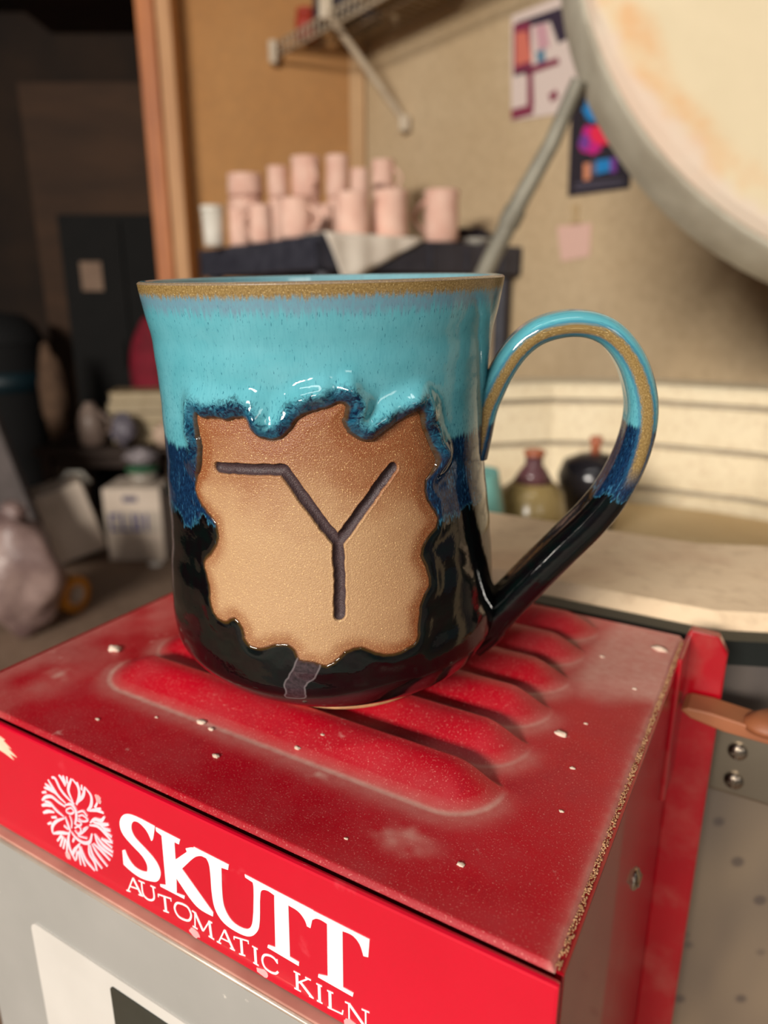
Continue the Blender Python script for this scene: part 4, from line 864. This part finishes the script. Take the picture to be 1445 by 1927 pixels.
bd = grid_mesh('body', TH, Z, R1, m_glaze, mug, {'smear': SM, 'guv': np.stack([Um, Z, outd], -1)}, wrap=True)
# lip and inside
lipn = 16
pr_ = [(float(Rf(HM - 0.6)), HM - 0.6)] + [(float(Rf(HM)) - 1.3 + 1.3 * math.cos(a), HM - 0.75 + 0.75 * math.sin(a)) for a in np.linspace(0.25, math.pi, lipn)]
for z_ in np.linspace(HM - 2, 8, 60): pr_.append((float(Rf(z_)) - 2.8 - 0.6 * (1 - z_ / HM), z_))
pr_ += [(28, 5.5), (15, 4.6), (0.01, 4.5)]
pr_ = np.array(pr_); nti = 360; thi = np.linspace(-np.pi, np.pi, nti, endpoint=False)
THi = np.repeat(thi[:, None], len(pr_), 1); Zi = np.repeat(pr_[None, :, 1], nti, 0); Ri = np.repeat(pr_[None, :, 0], nti, 0)
vi = Zi.copy(); 
for j in range(len(pr_)):
    if j > 5: vi[:, j] = np.minimum(96.0 - (HM - pr_[j, 1]) * 0.2 - 2.0, 90)
grid_mesh('inner_wall', THi, Zi, Ri, m_glaze, mug, {'guv': np.stack([(THi + np.pi / 2) * 40, vi, np.full(THi.shape, 40.0)], -1)}, wrap=True)
# foot
m_foot = M('bare_stoneware_foot', (190, 138, 92), (160, 112, 74), 400, 0.7)
g = G(); g.lathe([(0, 1.6), (17.5, 1.6), (19.0, 0.2), (20.5, 0.0), (22.4, 0.1), (24.6, 1.2), (25.2, 1.8)], 64); g.v = [((x + 2.4) * mm, y * mm, z * mm) for x, y, z in g.v]
g.make('foot', m_foot, mug, True)

# bare clay panel with the carved mark
gp = NT('bare_speckled_stoneware'); A = gp.attr('guv'); u, v, s = gp.sep(A.outputs['Vector']); gr = gp.attr('groove').outputs['Fac']
uv = gp.comb(u, v); n1 = gp.noise(uv, 0.09, 3.0); n2 = gp.noise(uv, 1.6, 3.0); n3 = gp.noise(uv, 3.2, 2.0)
toast = gp.math('ADD', gp.mul(gp.sstep(gp.add(v, gp.mul(gp.sub(n1, 0.5), 26.0)), 48.0, 72.0), 0.85), gp.mul(gp.sstep(gp.add(s, gp.mul(gp.sub(n1, .5), -4.0)), 4.0, 0.3), 0.7), True)
toast = gp.math('ADD', toast, gp.mul(gp.sstep(u, 2.0, 24.0), 0.35), True)
col = gp.mix(toast, lin((176, 140, 102)), lin((132, 74, 40)))
col = gp.mix(gp.ramp(n2, 0.35, 0.7, 0, 0.22), col, lin((150, 104, 66)))
col = gp.mix(gp.math('ADD', gp.sstep(n3, 0.635, 0.68), gp.mul(gp.sstep(gp.noise(uv, 6.5, 1.0), 0.64, 0.70), 0.7), True), col, lin((236, 200, 140)))
col = gp.mix(gp.sstep(gp.noise(gp.comb(u, v, 5.0), 2.6, 2.0), 0.72, 0.75), col, lin((84, 48, 24)))
col = gp.mix(gp.sstep(s, 0.5, 0.1), col, lin((92, 54, 26)))
gc = gp.mix(gp.ramp(n2, 0.35, 0.7), lin((70, 52, 54)), lin((52, 38, 42)))
col = gp.mix(gp.sstep(gr, 0.25, 0.6), col, gc)
gp.bump(gp.add(gp.mul(n2, 0.6), n3), 0.45, 0.00035)
m_panel = gp.out(col, gp.ramp(toast, 0.0, 1.0, 0.58, 0.40), 0.0, 0.0, 0.45)
nu, nv = 430, 430
up_ = np.linspace(-44.0 * 40 / 40, 44.0, nu) ; zp = np.linspace(20.5, 78.5, nv)
up_ = np.linspace(OUTr[:, 0].min() - 1.5, OUTr[:, 0].max() + 1.5, nu); zp = np.linspace(OUTr[:, 1].min() - 1.5, OUTr[:, 1].max() + 1.5, nv)
UP, ZP = np.meshgrid(up_, zp, indexing='ij'); SP = sdist(UP, ZP, OUTr)
ST = to_mm(STR); GD = np.full(UP.shape, 99.0)
wob = 0.12 * (vnoise(UP + 100, ZP + 100, 1.2, 31) - 0.5) * 2
for a_, b_ in ((0, 1), (1, 2), (2, 3), (2, 4)): GD = np.minimum(GD, segd(UP, ZP, ST[a_], ST[b_]))
GD = GD + wob; gw = 1.30
prof_g = np.clip(1 - (GD / gw) ** 2, 0, 1)
burr = 0.06 * np.exp(-((GD - gw - 0.15) / 0.25) ** 2)
RP = Rf(ZP) + 0.35 + 0.25 * sm(SP / 3.0) - 1.25 * prof_g ** 0.6 + burr + 0.25 * (vnoise(UP + 60, ZP + 60, 9, 41) - 0.5)
RP = np.where(SP < 0, Rf(ZP) + 0.35 + SP * 2.0, RP)
RP = np.maximum(RP, Rf(ZP) - 2.0)
THp = UP / 40.0 - np.pi / 2
keep = SP > -1.2
pn = grid_mesh('clay_panel', THp, ZP, RP, m_panel, mug, {'guv': np.stack([UP, ZP, SP], -1), 'groove': np.where(prof_g > 0, prof_g ** 0.5, 0)})
bm = bmesh.new(); bm.from_mesh(pn.data); kf = keep.ravel(); bm.verts.ensure_lookup_table()
bmesh.ops.delete(bm, geom=[v_ for v_ in bm.verts if not kf[v_.index]], context='VERTS'); bm.to_mesh(pn.data); bm.free()
pn['label'] = 'unglazed speckled clay panel with a carved mark like a Y with a bent left arm'

# handle
fi = math.radians(-8); hx = np.array([math.cos(fi), math.sin(fi), 0]); hn = np.array([-math.sin(fi), math.cos(fi), 0])
HP = np.array([(35.6, 60.0), (36.6, 65.5), (37.6, 71.0)] + HND[1:-1] + [(39.5, 13.8), (35.5, 10.5)], float)
def cat(P, k=12):
    Q = np.vstack([2 * P[0] - P[1], P, 2 * P[-1] - P[-2]]); o = []
    for i in range(1, len(Q) - 2):
        for j in range(k):
            t = j / k; o.append(0.5 * ((2 * Q[i]) + (-Q[i - 1] + Q[i + 1]) * t + (2 * Q[i - 1] - 5 * Q[i] + 4 * Q[i + 1] - Q[i + 2]) * t * t + (-Q[i - 1] + 3 * Q[i] - 3 * Q[i + 1] + Q[i + 2]) * t ** 3))
    o.append(Q[-2]); return np.array(o)
C2 = cat(HP); 
for _ in range(6): C2[1:-1] = (C2[:-2] + C2[1:-1] * 2 + C2[2:]) / 4
dl = np.r_[0, np.cumsum(np.hypot(*np.diff(C2, axis=0).T))]; sN = dl / dl[-1]
half_t = np.interp(sN, [0, .06, .14, .3, .5, .7, .9, 1], [3.4, 3.4, 3.2, 3.2, 3.7, 4.3, 4.8, 5.8])
half_w = np.interp(sN, [0, .06, .14, .3, .5, .7, .9, 1], [6.8, 6.2, 6.0, 6.4, 7.0, 7.0, 6.6, 7.2])
T2 = np.gradient(C2, axis=0); T2 /= np.linalg.norm(T2, axis=1)[:, None]; N2 = np.stack([-T2[:, 1], T2[:, 0]], 1)
ns = 56; an = np.linspace(0, 2 * np.pi, ns, endpoint=False); e_ = 0.82
ca_, sa_ = np.cos(an), np.sin(an); sc_ = np.sign(ca_) * np.abs(ca_) ** e_; ss_ = np.sign(sa_) * np.abs(sa_) ** e_
P3 = []; GA = []
for i in range(len(C2)):
    ctr = hx * C2[i, 0] + np.array([0, 0, C2[i, 1]]); nr = hx * N2[i, 0] + np.array([0, 0, N2[i, 1]])
    dent = 1 - 0.10 * np.exp(-(ca_ * 1.4) ** 2 * 3)
    ring_ = ctr[None] + np.outer(ss_ * half_t[i] * dent, nr) + np.outer(sc_ * half_w[i], hn)
    P3.append(ring_ * mm); z_ = ring_[:, 2]
    dl_ = np.interp(sN[i], [0, .12, .3, .45, .6, .8, 1], [.0, .15, .22, .0, -.25, -.2, 0]); GA.append(np.stack([an * 6.0, z_, np.abs(np.cos(an - dl_))], 1) + np.array([0, 0, 0]))
P3 = np.array(P3); GA = np.array(GA)
nn_ = len(C2); I, J = np.meshgrid(np.arange(nn_ - 1), np.arange(ns), indexing='ij'); a = I * ns + J; b = I * ns + (J + 1) % ns
q = np.stack([a, b, b + ns, a + ns], -1).reshape(-1, 4)
ho = mesh_obj('handle', P3.reshape(-1, 3), q, m_hglaze, mug, True)
at_ = ho.data.attributes.new('guv', 'FLOAT_VECTOR', 'POINT'); at_.data.foreach_set('vector', GA.reshape(-1, 3).astype(np.float32).ravel())
bm = bmesh.new(); bm.from_mesh(ho.data); bmesh.ops.recalc_face_normals(bm, faces=bm.faces); bm.to_mesh(ho.data); bm.free()
# ------------------------------------------------------------------ storeroom and the clutter on the floor at the left
def on_floor(px, py): p = atz(px, py, FLOOR); return p
def boxthing(name, label, cat, x0, x1, y0, y1, Y, depth, mat, rz=0.0, lids=False, group=None, bev=0.006):
    """a box whose front spans pixels x0..x1 and y0(top)..y1(bottom) at distance Y"""
    a = at(x0, y1, Y); b = at(x1, y1, Y); h = at(x0, y0, Y).z - a.z
    t = thing(name, label, cat, ((a.x + b.x) / 2, Y + depth / 2, a.z), rz, group); w2 = (b.x - a.x) / 2
    G().box((-w2, -depth / 2, 0), (w2, depth / 2, h), bev).make('body', mat, t)
    return t, w2, h
m_ply = M('brown_board', (78, 53, 35), (62, 42, 28), 2, 0.8, stretch=(1, 1, 4))
# big brown board leaning on the far storeroom wall
a = at(40, 160, 4.05); b = at(330, 178, 4.05)
g = G(); g.box((a.x, 4.0, FLOOR), (b.x + 0.1, 4.03, a.z), 0.004); tag(g.make('plywood_sheet', m_ply), 'tall brown plywood sheet standing in the dark room behind the door post', 'board')
m_rb = M('red_brown_plank', (54, 27, 16), (40, 19, 12), 4, 0.7)
a = at(30, 60, 3.9); b = at(330, 148, 3.9)
g = G(); g.box((a.x, 3.8, a.z + 0.12), (b.x + 0.1, 4.29, a.z + 0.36), 0.01); tag(g.make('overhead_cabinet', m_rb), 'dark red brown cabinet high up in the dark room', 'cabinet')
# black cabinet
m_blk = M('black_metal_cabinet', (17, 15, 14), (12, 11, 10), 10, 0.9)
Yc = 3.5; a = at(102, 402, Yc); b = at(345, 402, Yc)
t = thing('metal_cabinet', 'black metal cabinet with pale tag in the dark room', 'cabinet', ((a.x + b.x) / 2, Yc + 0.22, FLOOR)); w2 = (b.x - a.x) / 2; hh = a.z - FLOOR
G().box((-w2, -0.2, 0), (w2, 0.22, hh), 0.006).make('body', m_blk, t)
for s_ in (-1, 1): 
    dr = G().box((-w2 * 0.97 if s_ < 0 else 0.004, -0.215, 0.05), (-0.004 if s_ < 0 else w2 * 0.97, -0.201, hh - 0.03), 0.004).make('door', m_blk, t)
    G().tube([(s_ * 0.03, -0.218, hh * 0.5), (s_ * 0.03, -0.235, hh * 0.51), (s_ * 0.03, -0.235, hh * 0.58), (s_ * 0.03, -0.218, hh * 0.59)], 0.005, 8).make('handle', m_blk, dr, True)
c = at(172, 520, Yc); G().box((c.x - t.location.x - 0.05, -0.2185, c.z - FLOOR - 0.065), (c.x - t.location.x + 0.05, -0.2152, c.z - FLOOR + 0.065), 0.004).make('tag', M('beige_tag', (150, 124, 104), (136, 110, 92), 9, 0.8), t)
# dark round bin at the far left
m_bin = M('black_bin', (16, 15, 16), (12, 12, 13), 10, 0.85)
Yb = 3.6; a = at(-60, 700, Yb); b = at(80, 700, Yb); r_ = (b.x - a.x) / 2; zt = at(0, 585, Yb).z - FLOOR
t = thing('rubbish_bin', 'black domed bin at the left edge of the frame', 'bin', ((a.x + b.x) / 2, Yb, FLOOR))
G().lathe([(r_ * 0.75, 0), (r_ * 0.8, 0.01), (r_, zt * 0.82), (r_ * 1.03, zt * 0.83)], 40).make('body', m_bin, t, True)
G().lathe([(r_ * 1.05, zt * 0.83), (r_ * 1.05, zt * 0.86), (r_ * 0.9, zt * 0.93), (r_ * 0.6, zt * 0.98), (0, zt)], 40).make('lid', m_bin, t, True)
G().lathe([(r_ * 0.905, zt * 0.60), (r_ * 0.965, zt * 0.60), (r_ * 0.985, zt * 0.70), (r_ * 0.93, zt * 0.70)], 40, closed=True).make('label_band', M('dark_teal_band', (16, 44, 52), (12, 36, 44), 9, 0.5), t, True)
# low dark table with things on it
m_tab = M('dark_stained_wood', (62, 44, 34), (46, 32, 24), 6, 0.7, stretch=(1, 8, 8))
Yt = 2.95; a = at(60, 846, Yt); b = at(345, 846, Yt); TZ = at(200, 846, Yt).z
tb = thing('low_bench', 'dark wooden low bench on the floor behind the white boxes', 'bench', ((a.x + b.x) / 2, Yt + 0.25, FLOOR)); w2 = (b.x - a.x) / 2; hz = TZ - FLOOR
G().box((-w2, -0.25, hz - 0.03), (w2, 0.25, hz), 0.004).make('top', m_tab, tb)
G().box((-w2 + 0.04, -0.2, hz - 0.09), (w2 - 0.04, -0.18, hz - 0.03), 0.003).make('apron', m_tab, tb)
for sx in (-1, 1):
    for sy in (-1, 1): G().box((sx * (w2 - 0.04) - 0.02, sy * 0.21 - 0.02, 0), (sx * (w2 - 0.04) + 0.02, sy * 0.21 + 0.02, hz - 0.03), 0.003).make('leg', m_tab, tb)
def on_bench(x0, x1, yt, dy):
    Y = Yt + 0.02 + dy; a = at(x0, 800, Y); b = at(x1, 800, Y); return (a.x + b.x) / 2, Y, (b.x - a.x) / 2, at(x0, yt, Y).z - TZ
m_jar = M('cloudy_jar', (150, 130, 118), (128, 108, 98), 8, 0.4); 
x, y, r, h = on_bench(148, 196, 758, 0.06)
t = thing('plastic_jug', 'cloudy grey plastic jug on the dark bench behind the white boxes', 'jug', (x, y, TZ + 0.001)); G().lathe([(r * .8, 0), (r, h * .1), (r, h * .6), (r * .7, h * .85), (r * .4, h * .92), (r * .4, h)], 28).make('body', m_jar, t, True); G().tube([(r * .9, 0, h * .3), (r * 1.4, 0, h * .35), (r * 1.4, 0, h * .6), (r * .75, 0, h * .8)], r * .15, 8, up=(0, 1, 0)).make('handle', m_jar, t, True)
m_paper = [M('old_paper_%d' % i, c1, c2, 20, 0.85) for i, (c1, c2) in enumerate((((176, 146, 102), (150, 122, 84)), ((128, 112, 62), (104, 92, 50)), ((160, 128, 88), (130, 104, 70)), ((70, 64, 66), (52, 48, 50)), ((190, 164, 120), (160, 136, 96))))]
z_ = TZ + 0.001; x, y, w_, h = on_bench(212, 330, 730, 0.22); labs = ['tan book at the bottom of the pile on the bench', 'olive book second from the bottom of the pile on the bench', 'brown book in the middle of the pile on the bench', 'dark book second from the top of the pile on the bench', 'pale tan book on top of the pile on the bench']
th_ = h / 5.2
for i in range(5):
    t = thing('book', labs[i], 'book', (x + random.uniform(-.01, .01), y, z_), random.uniform(-0.2, 0.2), 'books piled on the bench')
    G().box((-w_ * .85, -0.09, 0.003), (w_ * .83, 0.088, th_ - 0.003)).make('pages', M('page_cream', (206, 188, 156), (190, 170, 138), 60, 0.9), t)
    g = G(); g.box((-w_ * .88, -0.093, 0), (w_ * .86, 0.092, 0.0026)); g.box((-w_ * .88, -0.093, th_ - 0.0028), (w_ * .86, 0.092, th_ - 0.0004)); g.box((-w_ * .88, 0.0885, 0), (w_ * .86, 0.092, th_ - 0.0004)); g.make('cover', m_paper[i], t); z_ += th_
# crimson cushion behind the pile
m_crim = M('crimson_fabric', (150, 24, 48), (118, 16, 36), 12, 0.8)
c = at(275, 668, 3.34); g = G(); r_ = (at(312, 668, 3.34).x - c.x); hz2 = (at(275, 600, 3.34).z - TZ) / 2
g.blob((0, 0, hz2), (r_ * 1.15, 0.06, hz2), 4, 0.12, 16, 1.2); o = g.make('cushion', m_crim, None, True); o.location = (c.x + 0.02, 3.355, TZ + 0.004); tag(o, 'crimson cushion leaning upright behind the pile of books, left of the mug', 'cushion')
# beige lump on the shelf
x, y, r, h = on_bench(84, 132, 652, 0.14)
t = thing('plaster_bust_mould', 'brown lumpy plaster block standing at the left end of the bench', 'mould', (x, y, TZ + 0.002)); G().blob((0, 0, h * 0.5), (r, r * 0.8, h * 0.5), 9, 0.25, 14, 2.0).make('block', M('brown_plaster', (110, 84, 64), (84, 62, 46), 20, 0.9), t, True)
# white tilted carton
m_cart = M('white_carton', (232, 214, 196), (214, 196, 178), 8, 0.8)
def carton(): 
    p = on_floor(205, 1045); t = thing('cardboard_carton', 'tilted plain white carton leaning against the printed white carton', 'carton', (p.x - 0.105, p.y + 0.0, FLOOR + 0.001), 0.5)
    Rm_ = Matrix.Rotation(math.radians(-14), 3, 'Y')
    G().box((-0.12, -0.09, 0), (0.09, 0.09, 0.29), 0.008, R=Rm_, T=(0.0, 0, 0.025)).make('body', m_cart, t)
    G().box((-0.122, -0.03, 0.286), (0.092, -0.026, 0.292), 0, R=Rm_, T=(0, 0, 0.025)).make('top_flap', m_cart, t)
    G().tube([(-0.05, 0.0, 0.32), (-0.02, 0, 0.35), (0.03, 0, 0.345), (0.06, 0, 0.30)], 0.009, 8, up=(0, 1, 0)).make('carry_handle', m_white, t, True)
carton()
p = on_floor(262, 1056); Yk = p.y
t, w2, h = boxthing('printed_carton', 'white carton with blue block lettering on the floor beside the mug', 'carton', 206, 312, 918, 1054, Yk, 0.2, m_cart)
t.location.z = FLOOR + 0.001
m_blue = M('blue_ink', (44, 52, 140), (34, 40, 120), 20, 0.7)
fy = -0.1005
def ink(name, x0, x1, z0, z1, mt, sy=0): G().box((x0, fy - 0.001, z0), (x1, fy + 0.0006, z1)).make(name, mt, t)
ink('printed_patch', -w2 * 0.95, w2 * 0.95, h * 0.40, h * 0.70, M('pale_print_patch', (206, 192, 176), (196, 182, 166), 9, .8)); fy -= 0.0012
for k, ch in enumerate(['C', 'L', 'U', 'I']):
    gb = G(); x0 = -w2 * 0.82 + k * w2 * 0.38; wq = w2 * 0.30; zq = h * 0.42; hq = h * 0.24; b_ = w2 * 0.09
    if ch in 'CLU': gb.box((x0, fy, zq), (x0 + b_, fy + 0.001, zq + hq)); gb.box((x0, fy - 0.0001, zq), (x0 + wq, fy + 0.001, zq + b_))
    if ch == 'C': gb.box((x0, fy - 0.0001, zq + hq - b_), (x0 + wq, fy + 0.001, zq + hq))
    if ch == 'U': gb.box((x0 + wq - b_, fy, zq), (x0 + wq, fy + 0.001, zq + hq))
    if ch == 'I': gb.box((x0 + wq * .3, fy, zq), (x0 + wq * .3 + b_, fy + 0.001, zq + hq))
    gb.make('letter', m_blue, t)
ink('printed_mark', -w2 * 0.3, w2 * 0.2, h * 0.82, h * 0.90, M('grey_violet_ink', (112, 104, 124), (100, 92, 112), 20, .7))
# green-lidded tub on the carton, clear bag
m_green = M('green_plastic', (36, 104, 66), (26, 84, 52), 9, 0.5)
c_ = t.location; zt = FLOOR + 0.001 + h
tt = thing('plastic_tub', 'clear plastic tub with green lid on the printed white carton', 'tub', (c_.x + 0.02, c_.y, zt + 0.001))
G().lathe([(0.05, 0), (0.052, 0.004), (0.058, 0.05)], 28).make('body', M('clear_tub', (170, 160, 148), (150, 140, 128), 20, 0.3), tt, True); G().lathe([(0.061, 0.05), (0.063, 0.052), (0.063, 0.066), (0, 0.068)], 28).make('lid', m_green, tt, True)
tb_ = G().blob((0, 0, 0.03), (0.06, 0.045, 0.032), 6, 0.5, 14, 3.0).make('plastic_bag', M('crumpled_clear_plastic', (168, 158, 160), (140, 130, 134), 40, 0.25), None, True); tb_.location = (c_.x + 0.02, c_.y, zt + 0.076); tag(tb_, 'crumpled clear plastic bag on top of the green lid', 'bag')
# green box on the bench and pale pink ball
x, y, r, h = on_bench(250, 330, 795, 0.0)
x, y, r, h = on_bench(205, 250, 775, 0.03)
tb_ = G().blob((0, 0, h * .45), (r * 0.95, r * 0.9, h * .4), 12, 0.5, 14, 3.0).make('plastic_bag', M('grey_plastic', (130, 122, 132), (104, 98, 108), 30, 0.4), None, True); tb_.location = (x + 0.01, y, TZ + 0.010); tag(tb_, 'grey crumpled plastic bag at the front edge of the bench', 'bag')
x, y, r, h = on_bench(285, 335, 806, 0.03)
t3 = G().lathe([(0, 0), (r * .6, r * .12), (r, r * .9), (r * .75, r * 1.6), (0, r * 1.95)], 28).make('clay_ball', M('pale_pink_clay', (226, 196, 172), (208, 176, 152), 20, 0.7), None, True); t3.location = (x, y, TZ + 0.001); tag(t3, 'pale pink clay ball on the bench edge touching the mug outline', 'clay')
# floor things
p = on_floor(293, 1062); o = G().lathe([(0.0, 0.008), (0.026, 0.008), (0.029, 0.004), (0.029, 0.0), (0.0, 0.0)][::-1], 28).make('jar_cap', M('white_cap', (240, 236, 228), (230, 224, 214), 9, .5), None, True); o.location = (p.x, p.y, FLOOR + 0.0005); tag(o, 'small white cap lying on the floor in front of the printed carton', 'cap')
p = on_floor(138, 1150); t = thing('tape_roll', 'yellow tape roll standing on the floor beside the wrapped clay', 'tape', (p.x, p.y, FLOOR + 0.001), 1.2)
G().lathe([(0.034, -0.025), (0.034, 0.025), (0.062, 0.025), (0.062, -0.025)], 36, (0, 0, 0.063), Matrix.Rotation(math.radians(90), 3, 'X'), closed=True).make('tape', M('yellow_tape', (222, 150, 44), (200, 126, 30), 9, 0.5), t, True, edge=True)
G().lathe([(0.031, -0.025), (0.031, 0.025), (0.0335, 0.025), (0.0335, -0.025)], 36, (0, 0, 0.063), Matrix.Rotation(math.radians(90), 3, 'X'), closed=True).make('core', m_cart, t, True, edge=True)
# clay bags near the left edge
m_bag = NT('wrapped_clay'); v = m_bag.coord(); a = m_bag.noise(v, 9.0, 5.0); col = m_bag.mix(m_bag.ramp(a, .35, .65), lin((176, 150, 142)), lin((116, 92, 90))); m_bag.bump(m_bag.noise(v, 22.0, 4.0, .6, 1.0), 0.6, 0.01); m_bag = m_bag.out(col, 0.35)
p = on_floor(20, 1215); rx = (atpl(92, 1100, (0, p.y, 0), (0, 1, 0)).x - p.x); hz2 = (at(20, 985, p.y).z - FLOOR) / 2
t = thing('clay_bag', 'bag of pinkish grey clay in clear plastic at the left edge', 'bag', (p.x, p.y + rx * 0.6, FLOOR + 0.004)); G().blob((0, 0, hz2), (rx, rx * 0.8, hz2), 2, 0.22, 22, 1.8).make('bag', m_bag, t, True)
G().blob((0.02, 0, hz2 * 2.0), (rx * .25, rx * .2, hz2 * .18), 5, 0.5, 10, 3).make('twisted_neck', m_bag, t, True)
m_gs = M('grey_plaster_bat', (100, 91, 89), (80, 73, 71), 10, 0.85)
Yg = p.y + 0.42
g = G(); g.box((-0.22, -0.02, 0), (0.22, 0.02, 0.62), 0.006, R=Matrix.Rotation(math.radians(-18), 3, 'Y') @ Matrix.Rotation(math.radians(-8), 3, 'X'), T=(0, 0, 0.07)); o = g.make('plaster_slab', m_gs)
q_ = at(50, 1005, Yg); zmin = min(v_.co.z for v_ in o.data.vertices); o.location = (q_.x - 0.13, Yg, FLOOR - zmin + 0.001); tag(o, 'grey plaster slab leaning behind the bag of clay', 'slab')
